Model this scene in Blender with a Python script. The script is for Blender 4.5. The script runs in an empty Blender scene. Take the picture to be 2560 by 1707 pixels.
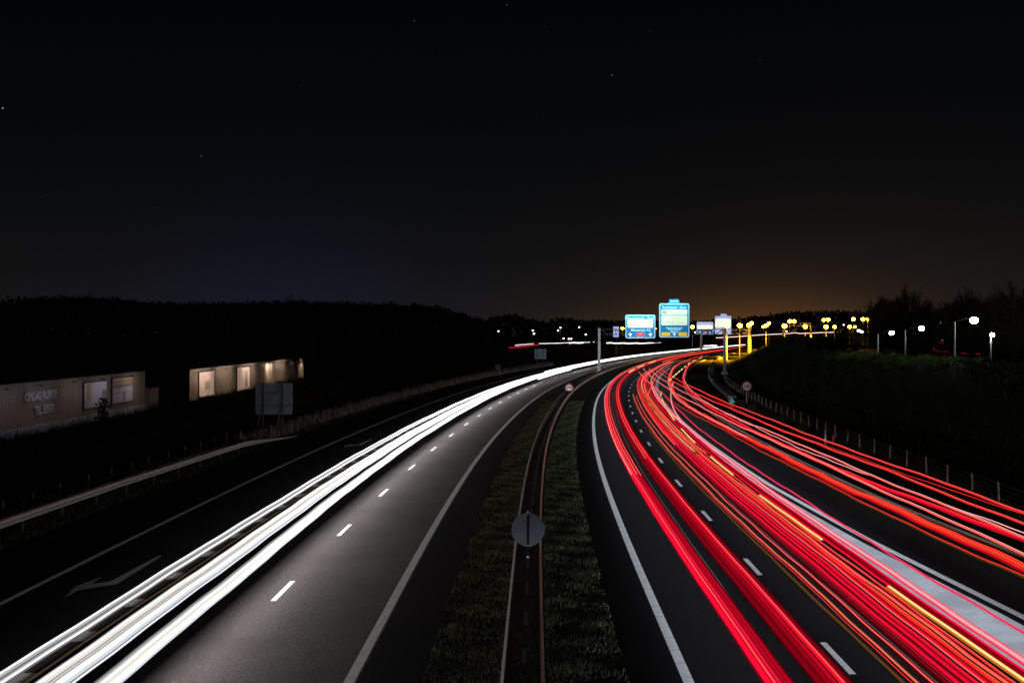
import bpy, math, random
from mathutils import Vector, Matrix
random.seed(7)
R = math.radians
scene = bpy.context.scene
COL = scene.collection
H0, F, CX, HY = 7.6, 3230.0, 1280.0, 838.0      # camera height, focal (photo px), principal column, horizon row

# ------------------------------------------------------------------ road centreline
KN = [(-80, .010), (0, .012), (40, .020), (65, .033), (92, .052), (112, .064), (133, .073), (160, .089), (190, .110),
      (258, .150), (330, .176), (400, .202), (470, .236), (620, .256), (1000, .262), (2200, .262)]
def slope(z):
    for (a, sa), (b, sb) in zip(KN, KN[1:]):
        if z <= b: return sa + (sb - sa) * (z - a) / (b - a)
    return KN[-1][1]
_T = [0.0]
for i in range(-80, 2200): _T.append(_T[-1] + slope(i + .5))
_off = 3.87 - _T[28 + 80]
def E(z):                       # the left edge line of the carriageway that runs away from the viewer
    z = max(-79.9, min(2190, z)); i = int(math.floor(z)); f = z - i
    return _T[i + 80] * (1 - f) + _T[i + 81] * f + _off
def lerp_knots(kn, z):
    if z <= kn[0][0]: return kn[0][1]
    for (a, sa), (b, sb) in zip(kn, kn[1:]):
        if z <= b:
            return sa + (sb - sa) * (z - a) / (b - a)
    return kn[-1][1]
def smooth_knots(kn, z):        # lightly smoothed piecewise line
    w = 4 + abs(z) * .05
    return sum(lerp_knots(kn, z + w * k) for k in (-1, -.5, 0, .5, 1)) / 5
def P(d, z, h=0.0): return Vector((E(z) + d, z, h))
def px(x, y, h=0.0):            # where a sight line reaches height h
    t = (H0 - h) / (y - HY)
    return Vector(((x - CX) * t, F * t, h))
def pxz(x, y, z):               # the point of a sight line at distance z
    return Vector(((x - CX) / F * z, z, H0 + (HY - y) / F * z))
def zrange(a, b, near=1.6, grow=.022):
    out = [a]
    while out[-1] < b:
        out.append(min(b, out[-1] + max(near, out[-1] * grow)))
    return out

# ------------------------------------------------------------------ materials
def mat(name, col, rough=.8, metal=0.0, spec=.3, noise=None, bump=None, stripes=None):
    m = bpy.data.materials.new(name); m.use_nodes = True
    nt = m.node_tree; b = nt.nodes['Principled BSDF']
    b.inputs['Base Color'].default_value = (*col, 1); b.inputs['Roughness'].default_value = rough
    b.inputs['Metallic'].default_value = metal; b.inputs['Specular IOR Level'].default_value = spec
    tc = nt.nodes.new('ShaderNodeTexCoord')
    if noise:
        last = None
        for (sc, col2, lo, hi) in noise:
            n = nt.nodes.new('ShaderNodeTexNoise'); n.inputs['Scale'].default_value = sc; n.inputs['Detail'].default_value = 4
            nt.links.new(tc.outputs['Object'], n.inputs['Vector'])
            mr = nt.nodes.new('ShaderNodeMapRange'); mr.inputs[1].default_value = lo; mr.inputs[2].default_value = hi
            nt.links.new(n.outputs['Fac'], mr.inputs[0])
            mx = nt.nodes.new('ShaderNodeMix'); mx.data_type = 'RGBA'
            nt.links.new(mr.outputs[0], mx.inputs[0])
            if last is None: mx.inputs[6].default_value = (*col, 1)
            else: nt.links.new(last, mx.inputs[6])
            mx.inputs[7].default_value = (*col2, 1); last = mx.outputs[2]
        nt.links.new(last, b.inputs['Base Color'])
    if bump:
        n = nt.nodes.new('ShaderNodeTexNoise'); n.inputs['Scale'].default_value = bump[0]; n.inputs['Detail'].default_value = 3
        nt.links.new(tc.outputs['Object'], n.inputs['Vector'])
        bp = nt.nodes.new('ShaderNodeBump'); bp.inputs['Strength'].default_value = bump[1]; bp.inputs['Distance'].default_value = bump[2]
        nt.links.new(n.outputs['Fac'], bp.inputs['Height']); nt.links.new(bp.outputs[0], b.inputs['Normal'])
    return m
def emit(name, col, s=1.0, sample='NONE'):
    m = bpy.data.materials.new(name); m.use_nodes = True
    nt = m.node_tree; nt.nodes.clear()
    o = nt.nodes.new('ShaderNodeOutputMaterial'); e = nt.nodes.new('ShaderNodeEmission')
    e.inputs[0].default_value = (*col, 1); e.inputs[1].default_value = s
    nt.links.new(e.outputs[0], o.inputs[0])
    try: m.cycles.emission_sampling = sample
    except Exception: pass
    return m
def glow(name, col, e, rough=.5):      # painted, backlit panel
    m = mat(name, col, rough)
    b = m.node_tree.nodes['Principled BSDF']
    b.inputs['Emission Color'].default_value = (*col, 1); b.inputs['Emission Strength'].default_value = e
    return m
M = {}
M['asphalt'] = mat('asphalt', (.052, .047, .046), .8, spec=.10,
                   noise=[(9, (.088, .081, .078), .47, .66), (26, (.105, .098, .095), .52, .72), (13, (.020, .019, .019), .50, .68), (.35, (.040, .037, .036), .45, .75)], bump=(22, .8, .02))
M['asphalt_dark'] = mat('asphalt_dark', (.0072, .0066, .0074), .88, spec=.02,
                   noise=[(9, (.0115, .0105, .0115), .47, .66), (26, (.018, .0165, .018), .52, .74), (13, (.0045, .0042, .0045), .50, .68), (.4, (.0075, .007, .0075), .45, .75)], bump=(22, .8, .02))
M['paint'] = mat('road_paint', (.74, .74, .74), .6, noise=[(5, (.56, .56, .56), .48, .7), (18, (.36, .36, .36), .58, .74)])
M['paint_faint'] = mat('faded_road_paint', (.17, .17, .175), .7, noise=[(5, (.12, .12, .12), .48, .7)])
M['paint_old'] = mat('worn_road_paint', (.60, .60, .61), .65, noise=[(4, (.45, .45, .46), .45, .7), (50, (.36, .36, .37), .55, .8)])
M['gore'] = mat('gore_paint', (.62, .65, .68), .65, noise=[(1.2, (.50, .53, .56), .45, .7), (7, (.34, .36, .39), .58, .75), (.5, (.46, .48, .51), .45, .6)])
M['soil'] = mat('soil', (.030, .028, .018), .95, spec=.1, noise=[(.3, (.050, .040, .022), .4, .7), (6, (.016, .017, .009), .45, .7)], bump=(4, .8, .1))
M['field'] = mat('field', (.055, .038, .020), .95, spec=.1, noise=[(.02, (.035, .026, .014), .4, .6), (1.2, (.030, .026, .014), .45, .7)], bump=(1.5, .7, .15))
M['turf'] = mat('turf', (.012, .016, .008), .95, spec=.03, noise=[(.5, (.020, .024, .011), .4, .7), (7, (.006, .008, .004), .45, .7)], bump=(5, .9, .12))
M['grass'] = mat('grass_blade', (.062, .080, .044), .8, spec=.08, noise=[(.7, (.11, .095, .056), .48, .68), (2.3, (.018, .025, .013), .45, .62), (7, (.026, .034, .016), .4, .7)])
M['grass_dark'] = mat('grass_shaded', (.030, .070, .012), .8, spec=.05, noise=[(.9, (.034, .040, .016), .45, .75)])  # lack of light on the bank put into the blade colour
M['dry'] = mat('dry_grass', (.30, .26, .22), .8, spec=.1, noise=[(.8, (.12, .10, .085), .42, .62)])
M['bark'] = mat('bark', (.045, .036, .028), .9, noise=[(3, (.025, .020, .016), .4, .7)])
M['wood_far'] = mat('woodland', (.020, .020, .017), .95, spec=.05, noise=[(.3, (.010, .011, .009), .4, .6)])
M['shrub'] = mat('shrub_leaf', (.045, .038, .020), .8, spec=.2, noise=[(.8, (.022, .022, .012), .4, .65)])
M['steel'] = mat('galvanised_steel', (.42, .43, .45), .42, .55, noise=[(5, (.30, .31, .33), .45, .7)])
M['steel_matte'] = mat('weathered_steel', (.42, .425, .44), .6, .2, noise=[(9, (.25, .26, .28), .45, .7)])
M['alu_back'] = mat('sign_back', (.066, .079, .098), .7, 0, spec=.1, noise=[(2.5, (.053, .065, .08), .4, .7), (11, (.085, .09, .095), .6, .75)])
M['post_dark'] = mat('dark_post', (.010, .010, .011), 1.0, spec=0)
M['alu_lit'] = mat('pale_sign_back', (.34, .40, .49), .6, noise=[(2.5, (.27, .32, .40), .4, .7)])  # lighter copy of the sign back, extra light put into its colour
M['frame_mid'] = mat('mid_frame', (.08, .10, .125), .6)
M['frame_dark'] = mat('dark_frame', (.022, .027, .032), .6)
M['conc'] = mat('concrete', (.50, .53, .58), .85, noise=[(1.5, (.24, .25, .27), .4, .7)], bump=(12, .3, .02))
M['clad'] = mat('beige_cladding', (.235, .213, .185), .6, noise=[(.5, (.19, .172, .15), .4, .65)])
M['clad_b'] = mat('brown_cladding', (.25, .19, .13), .6, noise=[(.35, (.20, .15, .105), .4, .65)])
M['trim'] = mat('pale_trim', (.46, .36, .29), .6)
M['roof'] = mat('dark_roof', (.008, .010, .011), .95, spec=.03, noise=[(1, (.012, .014, .014), .4, .7)])
M['gable'] = mat('dark_gable', (.012, .016, .017), .9, spec=.05)  # darkness of the unlit end walls put into the colour
M['dark'] = mat('black_trim', (.016, .016, .017), .6)
M['poster_w'] = mat('white_poster', (.60, .62, .74), .5, noise=[(.5, (.52, .56, .72), .4, .6)])
M['poster_o'] = mat('orange_poster', (.56, .24, .10), .5, noise=[(1.5, (.45, .30, .22), .45, .7)])
M['poster_g'] = mat('grey_poster', (.24, .25, .31), .5)
M['poster_y'] = mat('yellow_poster', (.50, .46, .26), .5)
M['poster_p'] = mat('pink_poster', (.72, .47, .41), .5, noise=[(.9, (.62, .46, .36), .42, .62), (2.2, (.36, .27, .25), .58, .72)])
pb = M['poster_p'].node_tree; pn = pb.nodes['Principled BSDF']          # backlit posters
pb.links.new(pn.inputs['Base Color'].links[0].from_socket, pn.inputs['Emission Color']); pn.inputs['Emission Strength'].default_value = .26
M['letter'] = mat('pale_letters', (.46, .47, .56), .5)
M['white'] = mat('white_plastic', (.70, .70, .70), .5)
M['red_paint'] = mat('red_paint', (.52, .012, .025), .45)
M['sign_white'] = mat('sign_white', (.80, .80, .82), .45)
M['black_paint'] = mat('black_paint', (.02, .02, .03), .5)
M['green_plate'] = mat('green_plate', (.06, .58, .44), .45)
M['red_wood'] = mat('red_marker', (.30, .03, .03), .6)
# lit direction signs
M['s_blue'] = glow('sign_blue', (.001, .18, .46), .36)
M['s_edge'] = glow('sign_border', (.36, .62, .80), .30)
M['s_panel'] = glow('sign_panel', (.80, .90, .70), .50)
M['s_text'] = glow('sign_text', (.42, .86, .92), .55)
M['s_faint'] = glow('sign_faint', (.34, .44, .28), .35)
M['s_arrow'] = glow('sign_arrow', (.72, .78, .86), .75)
M['s_red'] = glow('sign_red', (.55, .03, .04), .6)
M['s_pale'] = glow('sign_pale_red', (.85, .30, .26), .6)
M['s_yel'] = glow('sign_yellow', (.85, .50, .01), .7)
M['s_yelt'] = glow('sign_yellow_text', (.33, .19, .01), .5)
M['s2_face'] = glow('far_sign_face', (.40, .50, .80), .75)
M['s2_panel'] = glow('far_sign_panel', (1.0, .88, .66), 1.2)
# lamps
M['sodium'] = emit('sodium_lamp', (1, .43, .016), 42)
M['sodium_dim'] = emit('dim_sodium_lamp', (1, .45, .04), 12)
M['led'] = emit('led_lamp', (.95, 1, .97), 90, 'FRONT_BACK')
M['led_dim'] = emit('dim_led_lamp', (1, .98, .92), 6)
# streaks of light
M['t_white'] = emit('headlight_white', (1, .985, .99), 2.2)
M['t_cool'] = emit('headlight_cool', (.86, .92, 1), 1.6)
M['t_cream'] = emit('headlight_cream', (1, .93, .84), 1.7)
M['t_grey'] = emit('headlight_grey', (.95, .97, 1), .95)
M['t_dim'] = emit('headlight_dim', (1, .97, .98), .34)
M['t_brown'] = emit('headlight_brown', (1, .62, .34), .10)
M['t_crim'] = emit('tail_crimson', (1, .004, .034), 1.15)
M['t_crimd'] = emit('tail_crimson_mid', (1, .004, .028), .52)
M['t_dark'] = emit('tail_dark_red', (1, .004, .032), .22)
M['t_vdark'] = emit('tail_faint_red', (1, .01, .07), .055)
M['t_red'] = emit('tail_red', (1, .022, .022), 1.1)
M['t_salm'] = emit('tail_salmon', (1, .13, .095), 1.1)
M['t_oran'] = emit('tail_orange', (1, .075, .022), 1.05)
M['t_pink'] = emit('tail_pink', (1, .40, .40), 1.1)
M['t_hot'] = emit('tail_hot_pink', (1, .03, .11), 1.05)
M['t_yel'] = emit('indicator_amber', (1, .66, .24), 1.25)
M['t_yeld'] = emit('indicator_amber_dim', (1, .42, .03), .2)
M['t_halo'] = emit('indicator_edge', (1, .30, .02), .55)
M['t_gray'] = emit('trail_grey', (.9, .85, .95), .14)

# ------------------------------------------------------------------ mesh helper
def beam_axis(m, lo, z0, z1):  # glow ramped by distance, painted in for beams seen more head-on
    nt = m.node_tree; e = [n for n in nt.nodes if n.type == 'EMISSION'][0]
    gp = nt.nodes.new('ShaderNodeNewGeometry'); sp = nt.nodes.new('ShaderNodeSeparateXYZ'); mr = nt.nodes.new('ShaderNodeMapRange')
    nt.links.new(gp.outputs['Position'], sp.inputs[0]); nt.links.new(sp.outputs[1], mr.inputs[0])
    st = e.inputs[1].default_value
    for i, v in enumerate((z0, z1, lo * st, st)): mr.inputs[1 + i].default_value = v
    nt.links.new(mr.outputs[0], e.inputs[1])
for k_ in ('t_white', 't_cool', 't_cream', 't_grey', 't_dim'): beam_axis(M[k_], .50, 35, 105)

class MB:
    def __init__(s): s.v = []; s.f = []; s.m = []
    def add(s, vs, fs, mi=0):
        o = len(s.v); s.v += [tuple(v) for v in vs]; s.f += [tuple(i + o for i in f) for f in fs]; s.m += [mi] * len(fs)
    def box(s, c, size, mi=0, rot=None, taper=1.0):
        x, y, z = (k / 2 for k in size); vs = []
        for dz in (-1, 1):
            t = taper if dz > 0 else 1
            for dx, dy in ((-1, -1), (1, -1), (1, 1), (-1, 1)):
                p = Vector((dx * x * t, dy * y * t, dz * z))
                if rot is not None: p = rot @ p
                vs.append(p + Vector(c))
        s.add(vs, [(3, 2, 1, 0), (4, 5, 6, 7), (0, 1, 5, 4), (1, 2, 6, 5), (2, 3, 7, 6), (3, 0, 4, 7)], mi)
    def bar(s, a, b, w, h=None, mi=0):
        a, b = Vector(a), Vector(b); d = b - a; L = d.length
        q = d.to_track_quat('Z', 'Y').to_matrix()
        s.box((a + b) / 2, (w, h or w, L), mi, q)
    def tube(s, pts, r, n=6, mi=0, cap=True, rx=None, mi_low=None):
        pts = [Vector(p) for p in pts]; N = len(pts); vs = []
        for i, p in enumerate(pts):
            t = (pts[min(i + 1, N - 1)] - pts[max(i - 1, 0)]).normalized()
            up = Vector((0, 0, 1)) if abs(t.z) < .95 else Vector((1, 0, 0))
            sx = t.cross(up).normalized(); sz = sx.cross(t).normalized()
            rr = r[i] if isinstance(r, (list, tuple)) else r
            wx = rr if rx is None else rx
            for k in range(n):
                a = 2 * math.pi * (k + .5) / n
                vs.append(p + sx * math.cos(a) * wx + sz * math.sin(a) * rr)
        o = len(s.v); s.v += [tuple(v) for v in vs]
        for i in range(N - 1):
            for k in range(n):
                k2 = (k + 1) % n
                s.f.append((o + i * n + k, o + i * n + k2, o + (i + 1) * n + k2, o + (i + 1) * n + k))
                low = mi_low is not None and math.sin(2 * math.pi * (k + 1) / n) < -.3
                s.m.append(mi_low if low else mi)
        if cap:
            s.f.append(tuple(o + k for k in range(n))[::-1]); s.m.append(mi)
            s.f.append(tuple(o + (N - 1) * n + k for k in range(n))); s.m.append(mi)
    def sphere(s, c, r, nu=10, nv=6, mi=0, sc=(1, 1, 1)):
        c = Vector(c); vs = [c + Vector((0, 0, r * sc[2]))]; fs = []
        for j in range(1, nv):
            a = math.pi * j / nv
            for i in range(nu):
                b = 2 * math.pi * i / nu
                vs.append(c + Vector((r * sc[0] * math.sin(a) * math.cos(b), r * sc[1] * math.sin(a) * math.sin(b), r * sc[2] * math.cos(a))))
        vs.append(c - Vector((0, 0, r * sc[2]))); L = len(vs) - 1
        for i in range(nu):
            k = (i + 1) % nu
            fs.append((0, 1 + i, 1 + k)); fs.append((L, L - nu + k, L - nu + i))
            for j in range(nv - 2):
                a = 1 + j * nu
                fs.append((a + i, a + nu + i, a + nu + k, a + k))
        s.add(vs, fs, mi)
    def disc(s, c, r, th, n=40, mi=0, r2=0):       # upright disc facing -Y
        c = Vector(c); vs = []
        for dy in (-th / 2, th / 2):
            for rr in ((r, r2) if r2 else (r,)):
                for k in range(n):
                    a = 2 * math.pi * k / n
                    vs.append(c + Vector((rr * math.cos(a), dy, rr * math.sin(a))))
        fs = []
        if r2:
            for k in range(n):
                q = (k + 1) % n
                fs += [(k, q, n + q, n + k), (2 * n + q, 2 * n + k, 3 * n + k, 3 * n + q), (q, k, 2 * n + k, 2 * n + q), (n + k, n + q, 3 * n + q, 3 * n + k)]
        else:
            fs = [tuple(range(n)), tuple(range(2 * n - 1, n - 1, -1))] + [((k + 1) % n, k, n + k, n + (k + 1) % n) for k in range(n)]
        s.add(vs, fs, mi)
    def rrect(s, x0, x1, z0, z1, rad, y0, y1, mi=0, n=5):   # rounded upright plate
        pts = []
        for cx, cz, a0 in ((x1 - rad, z1 - rad, 0), (x0 + rad, z1 - rad, 90), (x0 + rad, z0 + rad, 180), (x1 - rad, z0 + rad, 270)):
            for k in range(n + 1):
                a = R(a0 + 90 * k / n); pts.append((cx + rad * math.cos(a), cz + rad * math.sin(a)))
        s.prism(pts, y0, y1, mi)
    def prism(s, pts, y0, y1, mi=0):
        n = len(pts)
        vs = [(x, y0, z) for x, z in pts] + [(x, y1, z) for x, z in pts]
        s.add(vs, [tuple(range(n)), tuple(range(2 * n - 1, n - 1, -1))] + [((k + 1) % n, k, n + k, n + (k + 1) % n) for k in range(n)], mi)
    def flat(s, pts, mi=0): s.add(pts, [tuple(range(len(pts)))], mi)
    def build(s, name, mats, parent=None, smooth=False, loc=None):
        me = bpy.data.meshes.new(name)
        me.from_pydata(s.v, [], s.f)
        if not isinstance(mats, (list, tuple)): mats = [mats]
        for m in mats: me.materials.append(m)
        if len(mats) > 1: me.polygons.foreach_set('material_index', s.m)
        if smooth: me.polygons.foreach_set('use_smooth', [True] * len(s.f))
        me.update()
        o = bpy.data.objects.new(name, me); COL.objects.link(o)
        if parent is not None: o.parent = parent
        if loc is not None: o.location = loc
        return o
def thing(name, label, cat, loc=(0, 0, 0), rz=0, group=None):
    o = bpy.data.objects.new(name, None); COL.objects.link(o)
    o.location = loc; o.rotation_euler = (0, 0, rz); o.empty_display_size = .3
    return tag(o, label, cat, group)
def tag(o, label, cat, group=None, kind=None):
    o['label'] = label; o['category'] = cat
    if group: o['group'] = group
    if kind: o['kind'] = kind
    return o
def struct(o, label=None, cat=None):
    o['kind'] = 'structure'
    if label: o['label'] = label
    if cat: o['category'] = cat
    return o
def copy_tree(o, parent=None):
    c = o.copy(); COL.objects.link(c)
    if parent is not None: c.parent = parent
    for ch in list(o.children): copy_tree(ch, c)
    return c
_TX = {}
def text(body, size, x, z, y, m, parent, name='lettering', align='CENTER', sx=1.0, bold=.0, th=.01):
    c = bpy.data.curves.new('lettering', 'FONT'); c.body = body; c.size = size; c.align_x = align; c.align_y = 'CENTER'
    c.extrude = th; c.offset = bold; c.resolution_u = 2
    t = bpy.data.objects.new('lettering', c); COL.objects.link(t)
    dg = bpy.context.evaluated_depsgraph_get(); dg.update()
    me = bpy.data.meshes.new_from_object(t.evaluated_get(dg))
    COL.objects.unlink(t); bpy.data.objects.remove(t)
    me.transform(Matrix.Translation((x, y, z)) @ Matrix.Rotation(R(90), 4, 'X') @ Matrix.Diagonal((sx, 1, 1, 1)))
    me.materials.clear(); me.materials.append(m)
    o = bpy.data.objects.new(name, me); COL.objects.link(o); o.parent = parent
    return o
ORD = ['first', 'second', 'third', 'fourth', 'fifth', 'sixth', 'seventh', 'eighth', 'ninth', 'tenth', 'eleventh', 'twelfth', 'thirteenth', 'fourteenth',
       'fifteenth', 'sixteenth', 'seventeenth', 'eighteenth', 'nineteenth', 'twentieth', 'twenty-first', 'twenty-second', 'twenty-third', 'twenty-fourth',
       'twenty-fifth', 'twenty-sixth', 'twenty-seventh', 'twenty-eighth', 'twenty-ninth', 'thirtieth']

# ------------------------------------------------------------------ ground, roads, markings
def strip(da, db, z0, z1, h, near=3, cols=1, grow=.022):
    mb = MB(); zs = zrange(z0, z1, near, grow); n = cols + 1
    fa = da if callable(da) else (lambda z: da); fb = db if callable(db) else (lambda z: db)
    for z in zs:
        a, b = fa(z), fb(z)
        for k in range(n): mb.v.append(tuple(P(a + (b - a) * k / cols, z, h)))
    for i in range(len(zs) - 1):
        for k in range(cols):
            mb.f.append((i * n + k, i * n + k + 1, (i + 1) * n + k + 1, (i + 1) * n + k)); mb.m.append(0)
    return mb
g = MB(); g.flat([(-4000, -400, -.06), (4000, -400, -.06), (4000, 9000, -.06), (-4000, 9000, -.06)])
struct(g.build('ground', M['field']), 'dark brown field and open land reaching the horizon', 'ground')
right_edge = lambda z: lerp_knots([(0, 17.5), (44, 15.9), (73, 15.6), (130, 14.9), (200, 14.2), (400, 14.4), (1100, 14.4)], z)
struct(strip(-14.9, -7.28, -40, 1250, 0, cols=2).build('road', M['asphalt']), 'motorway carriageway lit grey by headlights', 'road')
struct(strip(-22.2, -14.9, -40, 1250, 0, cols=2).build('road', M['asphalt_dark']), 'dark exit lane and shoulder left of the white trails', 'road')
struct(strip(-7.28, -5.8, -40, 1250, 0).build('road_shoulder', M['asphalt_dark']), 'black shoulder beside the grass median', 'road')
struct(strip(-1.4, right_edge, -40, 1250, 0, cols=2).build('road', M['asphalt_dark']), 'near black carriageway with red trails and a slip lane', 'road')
struct(strip(-5.8, -1.4, -40, 1200, -.02, cols=2).build('median_ground', M['turf']), 'dark turf of the central reservation', 'grass strip')
struct(strip(-33, -22.2, -40, 700, -.02, cols=2).build('verge_ground', M['turf']), 'dark grass verge on the left', 'verge')
struct(strip(right_edge, 24, -40, 520, -.02, cols=2).build('verge_ground', M['turf']), 'dark grass verge below the embankment', 'verge')

def marks(segs, name, m, label, h=.004):
    mb = MB()
    for (z0, z1, d0, d1) in segs:
        zs = zrange(z0, z1, 2.5); f0 = d0 if callable(d0) else (lambda z, q=d0: q); f1 = d1 if callable(d1) else (lambda z, q=d1: q)
        o = len(mb.v)
        for z in zs: mb.v += [tuple(P(f0(z), z, h)), tuple(P(f1(z), z, h))]
        for i in range(len(zs) - 1):
            mb.f.append((o + 2 * i, o + 2 * i + 1, o + 2 * i + 3, o + 2 * i + 2)); mb.m.append(0)
    return struct(mb.build(name, m), label, 'road marking')
def jointed(z0, z1, d, w, step=1.25, upto=85):
    segs = []; z = z0
    while z < upto: segs.append((z, z + step - .022, d - w / 2, d + w / 2)); z += step
    segs.append((z, z1, d - w / 2, d + w / 2)); return segs
marks(jointed(-40, 1100, .0, .24), 'edge_line', M['paint'], 'white edge line beside the red trails')
marks(jointed(-40, 1100, -7.45, .24), 'edge_line', M['paint_old'], 'grey edge line beside the grass median')
marks([(-40, 1100, -18.62, -18.42)], 'edge_line', M['paint_old'], 'faint edge line on the far left')
marks([(29 + 12 * k, 32 + 12 * k, 3.68, 3.84) for k in range(-5, 60)], 'lane_line', M['paint'], 'white dashes between the lanes of red trails')
marks([(37 + 12 * k, 40 + 12 * k, -10.96, -10.80) for k in range(-6, 40)], 'lane_line', M['paint_old'], 'white dashes beside the white trails')
marks([(19.8 + 4.1 * k, 20.9 + 4.1 * k, -14.95, -14.5) for k in range(-14, 40)], 'block_line', M['paint_old'], 'wide block dashes along the left exit lane')
ramp_l = lambda z: lerp_knots([(10, 10.7), (35, 9.8), (48, 9.0), (66, 8.3), (92, 7.95), (122, 7.75)], z)
ramp_r = lambda z: smooth_knots([(20, 15.2), (44, 13.5), (57, 12.7), (73, 12.3), (105, 11.7), (128, 11.4), (180, 11.6), (230, 12.2), (320, 12.4), (900, 12.4)], z)
marks([(-40, 121, lambda z: ramp_l(z) - .13, lambda z: ramp_l(z) + .13)], 'edge_line', M['paint'], 'white line along the left of the slip lane')
marks([(-40, 900, lambda z: ramp_r(z) - .13, lambda z: ramp_r(z) + .13)], 'edge_line', M['paint'], 'pale line along the right of the slip lane')
marks([(122 + 3.0 * k, 123.2 + 3.0 * k, 7.35, 7.85) for k in range(0, 60)], 'block_line', M['paint_old'], 'ladder of block dashes where the slip lane joins')
gl = lambda z: 7.35
gr = lambda z: min(ramp_l(z) - .42, 7.42 + (93 - z) * .042) if z < 93 else 7.4
marks([(-40, 92, gl, gr)], 'gore_area', M['gore'], 'pale painted wedge between main lanes and slip lane', .004)
# lane arrow on the far left lane
ARR = [(1170, 628), (1190, 633), (862, 838), (580, 884), (468, 944), (553, 858), (754, 783), (676, 838), (808, 821)]
for k, dz in enumerate((0, 50)):
    mb = MB(); pts = []
    for (x, y) in ARR:
        p = px(x * .34014, 1174 + y * .34014); pts.append(P(p.x - E(p.y), p.y + dz, .006))
    t0, t1, k1, k2, tip, k3, b1, b2, k4 = pts
    mb.flat([t0, k4, k1, t1]); mb.flat([k4, b2, k2, k1]); mb.flat([b2, b1, k3, k2]); mb.flat([k3, tip, k2])
    struct(mb.build('lane_arrow', M['paint_faint']), ('faint bent arrow painted near the white trails', 'fainter arrow farther along the left lane')[k], 'road marking')

# ------------------------------------------------------------------ grass
def blades(n, rng, hgt, wid, name, m, label, zfun=None, lean=.5, cat='grass'):
    mb = MB()
    for _ in range(n):
        p = rng()
        if p is None: continue
        k = (.6 + .8 * random.random()) * (.75 + .55 * math.sin(p[0] * 2.3 + p[1] * .9) * math.sin(p[1] * 1.7 - p[0])); h = hgt * k; a = random.random() * 6.283; w = wid * (.6 + random.random() * .8)
        dx, dy = math.cos(a) * w, math.sin(a) * w; b = random.random() * 6.283; l = h * lean * random.random()
        tx, ty = math.cos(b) * l, math.sin(b) * l
        o = len(mb.v); x, y, z = p
        mb.v += [(x - dx, y - dy, z), (x + dx, y + dy, z), (x + tx, y + ty, z + h)]
        mb.f.append((o, o + 1, o + 2)); mb.m.append(0)
    return tag(mb.build(name, m), label, cat, kind='stuff')
def patch(d0, d1, z0, z1, pw=2.0, hole=None, clump=.9):
    seeds = [(random.uniform(d0, d1), random.random()) for _ in range(1)]
    def f():
        z = z0 + (z1 - z0) * random.random() ** pw; d = random.uniform(d0, d1)
        if hole and hole[0] < d < hole[1]: return None
        v = math.sin(z * 1.7 + d * 2.1) * math.sin(z * .63 - d * 3.3 + 1) + .5 * math.sin(z * 4.1 + d * 7)
        if random.random() > .74 + .30 * v: return None
        return tuple(P(d, z, -.02))
    return f
blades(190000, patch(-5.85, -1.32, 6, 150, 2.2, (-4.15, -3.1)), .075, .017, 'grass', M['grass'], 'rough short grass in the central reservation')
blades(30000, patch(-26.5, -22.3, 40, 170, 1.5), .22, .022, 'grass', M['grass'], 'grass on the left verge beneath the guardrail')
blades(34000, patch(15.9, 18.5, 50, 150, 1.3), .26, .024, 'grass', M['grass'], 'grass on the right verge beneath the wire fence')
blades(26000, patch(-24.6, -23.5, 88, 330, 1.1), .75, .035, 'dry_grass', M['dry'], 'thin band of tall dry grass along the left fence')
def f_():
    z = random.uniform(60, 240); return (random.uniform(-35.2, -29), z, -.05)
blades(30000, f_, .75, .05, 'weeds', M['turf'], 'dark weeds growing in front of the sheds', lean=.8, cat='weeds')

# ------------------------------------------------------------------ embankment on the right
toe = lambda z: lerp_knots([(0, 17.8), (160, 17.8), (230, 21), (520, 21)], z)
def bank_h(u, z):               # u: metres beyond the toe
    top = lerp_knots([(-40, 5.6), (100, 5.45), (170, 5.25), (330, 4.95), (400, 4.9), (455, 3.0), (500, .2), (520, -.2)], z)
    if u < 12:
        t = u / 12; s = t * t * (3 - 2 * t); s = .35 * s + .65 * t
    elif u < 15: s = 1
    else: s = max(.45, 1 - (u - 15) * .09)
    return top * s
mb = MB(); zs = zrange(-40, 520, 2.2, .012); us = [0, 1, 2, 3.5, 5, 6.5, 8, 9.5, 11, 12, 12.7, 13.5, 14.2, 15, 17, 20, 26, 40, 70]
for z in zs:
    for u in us:
        j = 0 if u == 0 else (random.random() - .5) * .28
        mb.v.append(tuple(P(toe(z) + u, z, bank_h(u, z) - .05 + j)))
n = len(us)
for i in range(len(zs) - 1):
    for k in range(n - 1): mb.f.append((i * n + k, i * n + k + 1, (i + 1) * n + k + 1, (i + 1) * n + k)); mb.m.append(0)
struct(mb.build('embankment', M['turf'], smooth=True), 'dark grassy embankment on the right', 'embankment')
def fb():
    z = random.uniform(60, 420); u = random.uniform(10.5, 16) if random.random() < .75 else random.uniform(0, 11)
    return tuple(P(toe(z) + u, z, bank_h(u, z) - .12))
blades(70000, fb, .42, .04, 'grass', M['grass_dark'], 'rough grass over the embankment and along its green lit crest')
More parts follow.
